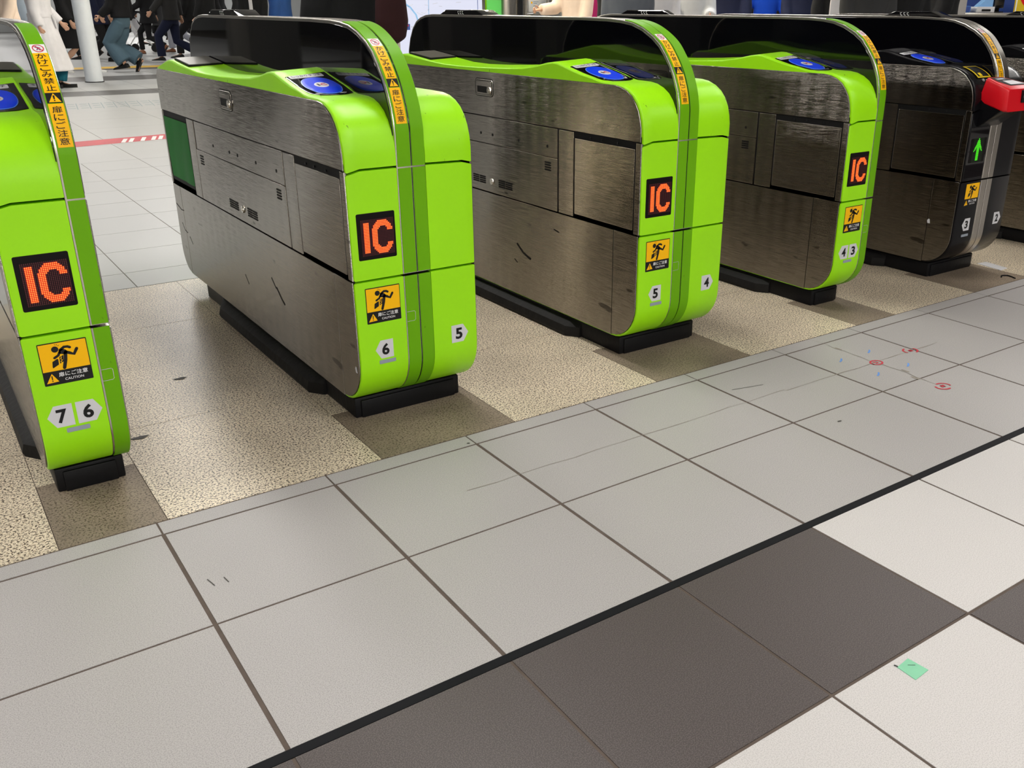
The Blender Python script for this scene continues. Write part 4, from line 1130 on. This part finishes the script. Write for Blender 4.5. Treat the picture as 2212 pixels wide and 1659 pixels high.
def person(label, x, y, head, H=1.66, feet=((.0, 0, 0), (.0, 0, 0)), arms=((8, 15, 4), (8, 15, 4)), top=('black', .86, .02, .03), bottom=('t', 'black', .075), shoes=('shoeb', 'soleb'), hair=HAIRB, skin=SKIN, build=1.0, sleeve=1.0, extra=None, group='people in the station hall'):
    """feet: (forward, lift, heel pitch in degrees) left and right; arms: (swing, elbow bend, outward)"""
    s = H / 1.76
    g = thing('person', (x, y, 0), label, 'person', group, math.radians(head))
    g.scale = (s, s, s)
    b = build
    step = max(abs(feet[0][0]), abs(feet[1][0]))
    hz = .885 - min(.07, step * step * .55)
    B = MB()
    B.loft([ell(0, 0, z, rx * (.5 + .5 * b), ry * b) for z, rx, ry in ((hz - .07, .07, .11), (hz - .03, .105, .155), (hz + .06, .115, .168), (1.03, .102, .148), (1.10, .098, .135), (1.22, .112, .152), (1.34, .112, .172), (1.41, .088, .165), (1.45, .062, .085), (1.48, .055, .06), (1.53, .053, .056), (1.56, .062, .058))])
    B.loft([ell(.012 + o, 0, z, rx, ry) for z, rx, ry, o in ((1.525, .035, .04, .03), (1.55, .070, .056, .012), (1.59, .088, .068, .004), (1.64, .098, .077, 0), (1.69, .095, .076, -.004), (1.73, .076, .062, -.006), (1.755, .045, .04, -.006), (1.765, .012, .012, -.006))])
    B.tube([(.098, 0, 1.655), (.112, 0, 1.632), (.116, 0, 1.618), (.100, 0, 1.610)], [.010, .012, .015, .010], 8)           # nose
    B.tube([(.088, -.022, 1.585), (.097, 0, 1.586), (.088, .022, 1.585)], [.008, .010, .008], 8)                             # mouth
    for q in (-1, 1):
        B.tube([(-.004, q * .074, 1.60), (-.012, q * .084, 1.635), (-.006, q * .078, 1.66)], [.010, .014, .010], 8)          # ear
    legs = []
    for q, (fx, lift, pitch) in ((1, feet[0]), (-1, feet[1])):
        hip = (0, q * .088 * b, hz); pr = math.radians(pitch)
        # toe stays at height lift, heel raised by pitch
        toe = Vector((fx + .15, q * .085, lift + .02)); ank = toe + Vector((-.175 * math.cos(pr), 0, .175 * math.sin(pr))) + Vector((.03 * math.sin(pr), 0, .065 * math.cos(pr)))
        kn = ik(hip, ank, .425, .415)
        B.tube([hip, Vector(hip).lerp(kn, .4), kn, kn.lerp(ank, .3), kn.lerp(ank, .8), ank], [.088 * b, .078 * b, .056, .055, .038, .036], 14)
        heel = ank + Vector((-.035 * math.cos(pr) - .05 * math.sin(pr), 0, -.05 * math.cos(pr) + .035 * math.sin(pr)))
        B.tube([heel, ank + Vector((.01, 0, -.03)), toe], [.032, .036, .022], 12)
        legs.append((hip, kn, ank, heel, toe, pr))
    hands = []
    for q, (sw, el, out) in ((1, arms[0]), (-1, arms[1])):
        sh = Vector((0, q * .178 * (.4 + .6 * b), 1.385)); a = math.radians(sw); e = math.radians(sw + el); oo = math.radians(out)
        elb = sh + Vector((math.sin(a), q * math.sin(oo), -math.cos(a))).normalized() * .285
        fd = Vector((math.sin(e), q * math.sin(oo) * .3, -math.cos(e))).normalized(); wr = elb + fd * .245
        B.tube([sh + Vector((0, -q * .03, .012)), sh, sh.lerp(elb, .5), elb, elb.lerp(wr, .35), wr], [.05, .05, .043, .036, .035, .024], 12)
        pm = wr + fd * .085; sd = Vector((0, 1, 0)); sd = (sd - fd * sd.dot(fd)).normalized(); fw = fd.cross(sd).normalized()
        if fw.x < 0: fw = -fw
        # palm faces the body: width along the walking direction
        B.tube([wr, wr.lerp(pm, .5), pm], [(.020, .024), (.017, .036), (.014, .040)] if abs(fd.z) > .7 else [(.024, .020), (.036, .017), (.040, .014)], 12)
        cur = Vector((0, -q, 0)); cur = (cur - fd * cur.dot(fd)).normalized()
        for k, (o, l) in enumerate(((.030, .070), (.010, .080), (-.010, .076), (-.030, .060))):
            p0 = pm + fw * o - fd * .012; p1 = p0 + fd * l * .45 + cur * .004; p2 = p1 + (fd * .8 + cur * .6).normalized() * l * .33; p3 = p2 + (fd * .5 + cur * .9).normalized() * l * .28
            B.tube([p0, p1, p2, p3], [.0092, .0086, .0078, .0066], 8)
        t0 = wr + fd * .025 + fw * .026; t1 = t0 + (fw * .7 + fd * .75).normalized() * .036; t2 = t1 + (fd * .95 + fw * .15 + cur * .3).normalized() * .030
        B.tube([t0 - fw * .01, t0, t1, t2], [.0115, .0115, .010, .008], 8)
        hands.append((sh, elb, wr, fd))
    body = remeshed(B, 'body', skin, g, .0078, 3, .4)
    # eyes
    E = MB()
    for q in (-1, 1): E.loft([ell(.0, 0, z, r, r * 1.5, 8) for z, r in ((-.006, .002), (0, .005), (.006, .002))])
    n = len(E.v) // 2; E.v = [(.0875 + 1.1 * px, (-.032 if i < n else .032) + 1.3 * py, 1.648 + pz) for i, (px, py, pz) in enumerate(E.v)]
    E.build('eyes', HAIRB, g)
    # hair
    Hh = MB().loft([ell(-.016 + o, 0, z, rx, ry) for z, rx, ry, o in ((1.55, .050, .066, -.048), (1.61, .082, .090, -.036), (1.66, .100, .096, -.022), (1.70, .112, .095, -.008), (1.74, .102, .084, -.002), (1.775, .070, .058, 0), (1.792, .02, .02, 0))])
    if hair is HAIRN: Hh.loft([ell(-.055, 0, z, rx, ry) for z, rx, ry in ((1.36, .02, .06), (1.45, .035, .085), (1.6, .05, .085), (1.68, .05, .08))])
    remeshed(Hh, 'hair', hair, g, .014, 3)
    # lower clothes
    kind, cm, wd = bottom[:3]
    if kind == 't':
        T = MB(); hemk = bottom[3] if len(bottom) > 3 else .97
        T.loft([ell(0, 0, z, rx, ry * b) for z, rx, ry in ((hz - .09, .10, .14), (hz - .02, .125, .175), (hz + .07, .132, .182), (1.02, .118, .162), (1.05, .114, .158))])
        for hip, kn, ank, heel, toe, pr in legs:
            k2 = wd / .075; end = Vector(kn).lerp(ank, hemk) + Vector((-.008, 0, 0))
            T.tube([Vector(hip) + Vector((0, 0, .02)), Vector(hip).lerp(kn, .45), kn, Vector(kn).lerp(ank, .5), end], [.105 * b, .093 * (.6 + .4 * k2), .075 * (.35 + .65 * k2), .074 * k2, wd], 16)
        remeshed(T, 'trousers', C_[cm], g, .012, 4)
    elif kind == 's':
        zh, rr = wd, bottom[3]
        T = MB(); T.loft([ell((feet[0][0] + feet[1][0]) * .25 * t, 0, 1.04 + (zh - 1.04) * t, .112 + (rr - .112) * t ** .7 + step * .35 * t, .155 + (rr * 1.05 - .155) * t ** .7, 36) for t in [i / 10 for i in range(11)]])
        sk = remeshed(T, 'skirt', C_[cm], g, .014, 3)
        for hip, kn, ank, heel, toe, pr in legs: pass
    # upper clothes
    cm, hem, flare, thick = top[:4]
    J = MB(); rows = []
    zs = [hem, hem + .04, (hem + hz) / 2, hz + .04, 1.06, 1.14, 1.24, 1.34, 1.41, 1.45, 1.475, 1.50]
    zs = sorted(set(round(z, 3) for z in zs if z >= hem))
    for z in zs:
        rx = .115 if z < 1.24 else .125 if z < 1.38 else .10 if z < 1.43 else .075 if z < 1.46 else .064; ry = .165 if z < .98 else .155 if z < 1.2 else .178 if z < 1.4 else .16 if z < 1.43 else .09 if z < 1.46 else .066
        fl = flare * max(0, (1.05 - z) / .5)
        rows.append(ell(0, 0, z, (rx + thick + fl + (step * .45 * max(0, (.85 - z) / .6))), (ry * b + thick + fl)))
    J.loft(rows)
    sl = []
    for (sh, elb, wr, fd) in hands:
        th = thick * .6
        end = Vector(elb).lerp(wr, .92) if sleeve >= 1 else Vector(sh).lerp(elb, .9) if sleeve < .6 else Vector(elb).lerp(wr, .25)
        P = [Vector(sh) + Vector((0, -math.copysign(.04, sh.y), .0)), Vector(sh), Vector(sh).lerp(elb, .5), Vector(elb), end] if sleeve >= .6 else [Vector(sh) + Vector((0, -math.copysign(.04, sh.y), 0)), Vector(sh), end]
        R = [.062 + th, .064 + th, .056 + th, .05 + th, .043 + th * .8][:len(P)] if sleeve >= .6 else [.062 + th, .064 + th, .056 + th]
        J.tube(P, R, 14)
    tn = 'coat' if hem < .62 else 'jacket'
    remeshed(J, tn, C_[cm], g, .013, 4)
    # shoes
    up, so = shoes
    for hip, kn, ank, heel, toe, pr in legs:
        S = MB(); c, sn = math.cos(pr), math.sin(pr)
        f = lambda a, h: (toe.x - c * (.19 - a) + sn * h, toe.z - .02 + sn * (.19 - a) + c * h)
        rows = []
        yc = toe.y
        for a, w, h in ((-.055, .022, .05), (-.04, .034, .075), (.0, .038, .085), (.04, .040, .085), (.09, .044, .06), (.15, .047, .045), (.20, .040, .036), (.235, .020, .028)):
            rows.append([(*(lambda p: (p[0], yc + v, p[1]))(f(a, hh)),) for v, hh in ((-w, .012), (w, .012), (w, h * .6), (w * .6, h), (-w * .6, h), (-w, h * .6))])
        shoe = S.build('shoe', C_[up], g, (0, 0, 0), 50) if False else None
        S.loft(rows); shoe = S.build('shoe', C_[up], g, (0, 0, 0), 60)
        S2 = MB(); hs = bottom[4] if len(bottom) > 4 else .014
        rows = []
        for a, w in ((-.062, .018), (-.045, .036), (.0, .041), (.05, .042), (.10, .047), (.16, .050), (.21, .042), (.245, .018)):
            rows.append([(*(lambda p: (p[0], yc + v, p[1]))(f(a, hh)),) for v, hh in ((-w, 0), (w, 0), (w, hs), (-w, hs))])
        S2.loft(rows); S2.build('sole', C_[so], shoe, (0, 0, 0), 40)
    if extra: extra(g, hands, legs)
    # stand on the floor
    return g


def pocket(side=0):
    def f(g, hands, legs):
        MB().box(.10, .118, -.10, .10, .90, .93, .004).build('belt', C_['white'], g)
    return f


LEFT, RIGHT, TOWARD, AWAY = 145, -35, 235, 55
walk1 = ((.32, 0, 0), (-.42, .0, 55)); walk2 = ((-.42, .0, 50), (.32, 0, 0)); walk3 = ((.12, 0, 0), (-.28, .0, 35)); stand = ((.02, 0, 0), (-.04, 0, 0))


def inner_top(col, z0=.80, w=.075):
    """front of a shirt showing between open jacket edges"""
    def f(g, hands, legs):
        MB().loft([[(x, y, z) for y, x in [(-w, .12), (w, .12), (w, .168), (.0, .176), (-w, .168)]] for z in (z0, 1.1, 1.36)]).build('shirt_front', C_[col], g)
    return f


def lanyard(g, hands, legs):
    MB().tube([(.15, -.02, 1.40), (.165, -.01, 1.2), (.168, 0, 1.04)], .006, 8).tube([(.15, .05, 1.40), (.165, .03, 1.2), (.168, 0, 1.04)], .006, 8).box(.166, .172, -.03, .03, .95, 1.04, .002).build('lanyard', C_['white'], g)


def belt_tie(g, hands, legs):
    MB().loft([ell(0, 0, z, .172, .222) for z in (1.00, 1.05)]).tube([(.17, -.05, 1.03), (.20, -.06, .95), (.21, -.05, .85)], [.02, .018, .014], 8).build('coat_belt', C_['white'], g)


def fur_hood(g, hands, legs):
    MB().tube([(-.05, -.17, 1.36), (-.14, -.08, 1.42), (-.16, 0, 1.44), (-.14, .08, 1.42), (-.05, .17, 1.36)], .045, 12).build('hood_trim', C_['maroon'], g)


def blouse_hem(g, hands, legs): pass


people = [
    # left gap
    ('person in a cream coat at the left edge, hand hanging by the slim gate', 1.52, 11.61, 215, dict(top=('cream', .93, .05, .04), bottom=('t', 'black', .07), H=1.66, arms=((14, 20, 8), (26, 26, 12)))),
    ('person in an untucked pale blue shirt and dark trousers at the left', 1.96, 13.81, LEFT, dict(top=('paleblue', .88, .03, .02), bottom=('t', 'black', .07), H=1.7)),
    ('person in a long white belted coat beside the white pole', 2.12, 13.17, RIGHT + 12, dict(top=('white', .25, .075, .045), bottom=('t', 'teal', .105, .93, .05), shoes=('shoeb', 'soleb'), H=1.62, feet=((.10, 0, 0), (-.06, .0, 0)), arms=((10, 30, 8), (-4, 14, 8)), extra=belt_tie, hair=HAIRN)),
    ('person in a black jacket and long black skirt with one bare calf and white sneakers', 2.98, 16.53, RIGHT, dict(top=('black', .84, .03, .05), bottom=('s', 'black', .42, .17), shoes=('sole', 'sole'), H=1.64, feet=((.30, 0, 0), (-.22, 0, 20)), hair=HAIRN)),
    ('person in a navy suit walking right behind the white pole', 4.04, 19.76, RIGHT, dict(top=('navy', .72, .03, .03), bottom=('t', 'black', .085), H=1.74, feet=walk3)),
    ('person in wide washed jeans and black boots stepping left', 3.74, 16.13, LEFT, dict(top=('black', .93, .02, .05), bottom=('t', 'denim', .135, .93), H=1.66, feet=((.05, .05, 8), (-.26, .0, 60)), arms=((20, 30, 5), (-12, 20, 6)), hair=HAIRN)),
    ('person in a black coat, slim black trousers and tan shoes behind the jeans', 5.63, 22.6, LEFT, dict(top=('black', .70, .03, .04), bottom=('t', 'black', .062), shoes=('brown', 'soleb'), H=1.7, feet=walk2, arms=((22, 40, 5), (-16, 10, 6)))),
    ('person in a charcoal jacket and navy trousers with white soled black sneakers', 5.32, 19.25, LEFT, dict(top=('char', .80, .02, .04), bottom=('t', 'navy', .085), shoes=('shoeb', 'sole'), H=1.74, feet=((.30, 0, 0), (-.46, 0, 55)), arms=((30, 14, 6), (-18, 10, 6)))),
    ('person in light grey trousers and tan shoes partly hidden by the charcoal jacket', 6.55, 23.27, LEFT, dict(top=('char', .80, .02, .03), bottom=('t', 'lgrey', .085), shoes=('brown', 'soleb'), H=1.72, feet=walk1)),
    ('person in black with a trailing black shoe just left of the nearest black screen', 6.01, 20.35, LEFT, dict(top=('black', .78, .03, .04), bottom=('t', 'black', .08), H=1.72, feet=((.34, 0, 0), (-.40, 0, 45)))),
    # over the screen of the gate with plates 6 and 5
    ('person in a blue jacket above the rear end of the nearest wide gate', 5.75, 18.2, LEFT, dict(top=('blue', .85, .02, .04), bottom=('t', 'black', .08), H=1.72, feet=walk3)),
    ('person in black behind the sensor on the nearest wide gate', 5.3, 16.6, LEFT, dict(top=('black', .60, .03, .05), H=1.72, feet=walk1)),
    ('person in a dark jacket with a white shirt front, left of the navy coat', 5.75, 15.3, TOWARD, dict(top=('black', .80, .02, .04), extra=inner_top('white', .95, .03), H=1.7)),
    ('person in a blue coat with a bare hand above the nearest wide gate', 5.36, 12.87, LEFT, dict(top=('blue', .62, .03, .05), bottom=('t', 'black', .08), H=1.7, feet=walk3, arms=((6, 6, 10), (2, 4, 8)))),
    ('person in a black jacket behind the blue coat', 6.3, 13.8, RIGHT, dict(top=('black', .70, .02, .05), H=1.72, feet=walk3)),
    ('person in a bulky black coat with maroon fleece trim close behind the nearest wide gate', 2.50, 3.62, 110, dict(top=('black', .84, .07, .085), bottom=('t', 'black', .07), H=1.68, build=1.08, arms=((4, 12, 14), (6, 10, 16)), extra=fur_hood)),
    # right of the notice board
    ('person in a cream coat right of the steel notice stand', 6.80, 7.22, 190, dict(top=('cream', .55, .06, .05), H=1.62, arms=((10, 10, 6), (34, 52, 10)), hair=HAIRN)),
    ('person in black with a magenta sweater behind the cream coat', 8.55, 9.2, TOWARD, dict(top=('black', .75, .02, .04), extra=inner_top('magenta', .8, .09), H=1.66)),
    ('person in a plain black coat right of the magenta sweater', 8.08, 8.25, RIGHT, dict(top=('black', .6, .04, .05), H=1.7)),
    ('person in a shiny dark grey puffer jacket left of the white top', 6.25, 5.62, 60, dict(top=('grey', .86, .03, .075), bottom=('t', 'beige', .09), H=1.6, hair=HAIRB)),
    ('person in a loose white top over the sensor between plates 5 and 4', 6.80, 5.86, TOWARD, dict(top=('white', .80, .04, .05), bottom=('t', 'beige', .09), H=1.62, build=1.05, hair=HAIRN)),
    ('person in an orange and white top beside the loose white top', 8.05, 7.0, LEFT, dict(top=('orange', .74, .02, .03), extra=inner_top('white', .75, .10), H=1.64)),
    ('person in a grey fleece jacket between the orange top and the navy coat', 7.88, 6.46, 225, dict(top=('fur', .84, .03, .06), bottom=('t', 'teal', .08), H=1.58, hair=HAIRN, arms=((22, 60, 8), (26, 66, 8)))),
    ('person in black with an orange shoulder strap left of the navy coat', 9.2, 7.65, TOWARD, dict(top=('black', .72, .03, .04), extra=inner_top('orange', 1.0, .03), H=1.66)),
    ('person in a navy coat with both bare hands low by the gate tops', 8.98, 7.05, 228, dict(top=('navy', .70, .04, .07), H=1.72, build=1.1, arms=((14, 4, 10), (2, 3, 7)))),
    ('person in beige trousers and a black top behind the navy coat', 11.1, 8.8, LEFT, dict(top=('black', 1.04, .02, .03), bottom=('t', 'beige', .09), H=1.7, feet=walk3)),
    ('person in a royal blue sweater with rolled sleeves and raised forearms', 10.15, 7.48, 232, dict(top=('royal', .94, .0, .015), bottom=('t', 'black', .08), H=1.62, sleeve=.7, arms=((10, 78, 16), (8, 40, 20)), hair=HAIRN)),
    ('person in black wearing a white lanyard right of the royal blue sweater', 11.5, 8.42, TOWARD, dict(top=('black', .84, .02, .03), extra=lanyard, H=1.66)),
    ('person in a plain dark navy sweater, widest dark figure right of the lanyard', 9.40, 6.18, 236, dict(top=('navy', .78, .02, .045), H=1.7, build=1.05)),
    ('person with bare arms in an olive print top left of the open black jacket', 10.6, 6.98, 228, dict(top=('olive', .84, .02, .02), bottom=('t', 'black', .08), H=1.62, sleeve=.4, arms=((6, 8, 12), (8, 10, 14)), hair=HAIRN)),
    ('person in an open black jacket over a white tee shirt', 8.79, 5.15, 234, dict(top=('black', .88, .02, .04), bottom=('t', 'black', .08), extra=inner_top('white', .84, .125), H=1.7, arms=((6, 10, 8), (6, 8, 12)))),
    ('person in an open beige coat right of the white tee shirt', 11.6, 7.12, TOWARD, dict(top=('beige', .50, .04, .04), extra=inner_top('black', .6, .05), H=1.68)),
    ('person in dark navy between the beige coat and the charcoal coat', 12.5, 7.7, RIGHT, dict(top=('navy', .66, .03, .05), H=1.7)),
    ('person in a charcoal coat above the sensor of the black gate', 8.15, 4.28, 240, dict(top=('char', .62, .04, .065), H=1.7, build=1.08)),
    ('person in black with one bare arm hanging beside the charcoal coat', 8.88, 4.35, 250, dict(top=('black', .84, .03, .03), bottom=('t', 'black', .1), H=1.62, sleeve=.4, arms=((4, 6, 10), (2, 4, 6)), hair=HAIRN)),
    ('person in a black coat left of the grey pillar', 9.75, 4.55, LEFT, dict(top=('black', .55, .05, .07), H=1.72, build=1.08)),
    # farther rows of the crowd
    ('person in black walking right far behind the white pole', 4.85, 24.0, RIGHT, dict(top=('black', .75, .03, .04), H=1.7, feet=walk1)),
    ('person in a dark coat far behind the jeans, walking left', 7.09, 27.5, LEFT, dict(top=('char', .55, .04, .04), H=1.72, feet=walk2)),
    ('person in navy far behind the white coat', 3.9, 20.9, LEFT, dict(top=('navy', .72, .03, .04), H=1.7, feet=walk3)),
    ('person in black at the far end of the hall, left of the stroller', 6.5, 29.0, RIGHT, dict(top=('black', .80, .03, .04), H=1.72, feet=walk1)),
    ('person in grey at the far end of the hall, right of the stroller', 8.1, 32.6, LEFT, dict(top=('char', .78, .03, .04), bottom=('t', 'char', .08), H=1.72, feet=walk1)),
    ('person in black far behind the charcoal jacket', 8.26, 29.34, LEFT, dict(top=('black', .7, .03, .04), H=1.72, feet=walk2)),
    ('person in a black coat above the middle of the nearest wide gate', 6.82, 21.1, RIGHT, dict(top=('black', .6, .04, .05), H=1.72)),
    ('person in dark clothes behind the white shirt front', 7.59, 21.9, LEFT, dict(top=('char', .75, .03, .05), H=1.72)),
    ('person in black between the blue coat and the bulky black coat', 6.0, 12.6, LEFT, dict(top=('black', .65, .03, .06), H=1.72)),
    ('person in black behind the magenta sweater', 10.66, 11.77, LEFT, dict(top=('black', .7, .04, .05), H=1.7)),
    ('person in black behind the grey fleece jacket', 12.04, 10.8, RIGHT, dict(top=('black', .7, .04, .05), H=1.7)),
    ('person in black behind the beige trousers', 13.41, 11.15, LEFT, dict(top=('black', .7, .04, .05), H=1.7)),
    ('person in black far behind the lanyard', 14.04, 10.71, RIGHT, dict(top=('black', .7, .04, .06), H=1.7)),
    ('person in dark navy behind the open beige coat', 10.42, 5.98, LEFT, dict(top=('navy', .7, .04, .05), H=1.7)),
    ('person in black behind the loose white top', 10.86, 10.3, LEFT, dict(top=('black', .7, .04, .05), H=1.7)),
]
for lb, x, y, hd, kw in people: person(lb, x, y, hd, **kw)

# stroller behind the jeans
t = thing('stroller', (5.75, 24.0, 0), 'black folding stroller with a white seat behind the jeans', 'stroller', rz=math.radians(LEFT)); g = t
MB().tube([(-.35, -.2, .10), (.05, -.2, .50), (.40, -.2, .98)], .014, 8).tube([(-.35, .2, .10), (.05, .2, .50), (.40, .2, .98)], .014, 8).tube([(.40, -.2, .98), (.44, 0, 1.0), (.40, .2, .98)], .016, 8).tube([(.30, -.2, .10), (.0, -.2, .48)], .012, 8).tube([(.30, .2, .10), (.0, .2, .48)], .012, 8).build('frame', C_['sole'], g)
MB().prism([(-.22, .36), (.12, .34), (.22, .74), (.16, .76), (.06, .42), (-.22, .42)], -.17, .17, MAPY, .01).build('seat', C_['white'], g)
MB().loft([[(.02 + .26 * math.cos(a), y, .68 + .26 * math.sin(a)) for a in [math.radians(-5 + 12 * i) for i in range(12)]] + [(.02 + .23 * math.cos(a), y, .68 + .23 * math.sin(a)) for a in [math.radians(127 - 12 * i) for i in range(12)]] for y in (-.19, -.1, .1, .19)]).build('canopy', C_['black'], g)
for x in (-.35, .30):
    for y in (-.2, .2):
        MB().tube([(x, y - .02, .09), (x, y + .02, .09)], .09, 20).build('wheel', C_['soleb'], g)

# things carried
t = thing('shoulder_bag', (2.585, 3.25, .88), 'maroon fleece bag hanging against the bulky black coat', 'bag')
remeshed(MB().loft([ell(0, 0, z, rx, ry) for z, rx, ry in ((0, .03, .03), (.03, .08, .06), (.12, .10, .075), (.24, .09, .065), (.32, .05, .04))]), 'bag_body', C_['maroon'], t, .012)
MB().tube([(0, -.03, .30), (-.03, -.02, .45), (-.10, 0, .58), (-.16, .02, .53)], .012, 8).build('bag_strap', C_['black'], t)

# ------------------------------------------------------------------ camera, light, view
W_, H_ = 2212, 1659
cam = bpy.data.cameras.new('camera'); co = bpy.data.objects.new('camera', cam); COL.objects.link(co)
co.matrix_world = Matrix(((0.816802, 0.216544, -0.534737, 0.097530), (-0.576907, 0.312245, -0.754772, -1.941133), (0.003527, 0.924993, 0.379968, 1.082298), (0.000000, 0.000000, 0.000000, 1.000000)))
cam.lens = 32.4501; cam.shift_x = -0.04711; cam.shift_y = 0.00140
cam.sensor_fit = 'HORIZONTAL'; cam.sensor_width = 36
cam.clip_start = .02; cam.clip_end = 200
SC.camera = co
w = bpy.data.worlds.new('world'); SC.world = w; w.use_nodes = True
w.node_tree.nodes['Background'].inputs[0].default_value = (.9, .93, 1, 1); w.node_tree.nodes['Background'].inputs[1].default_value = .06
bpy.data.objects.remove(_TO)
vs = SC.view_settings
vs.view_transform = 'Standard'; vs.look = 'None'; vs.gamma = 1; vs.use_curve_mapping = False; vs.exposure = 0.0
SC.display_settings.display_device = 'sRGB'
SC.cycles.max_bounces = 8; SC.cycles.diffuse_bounces = 4; SC.cycles.glossy_bounces = 4
SC.cycles.sample_clamp_indirect = 6
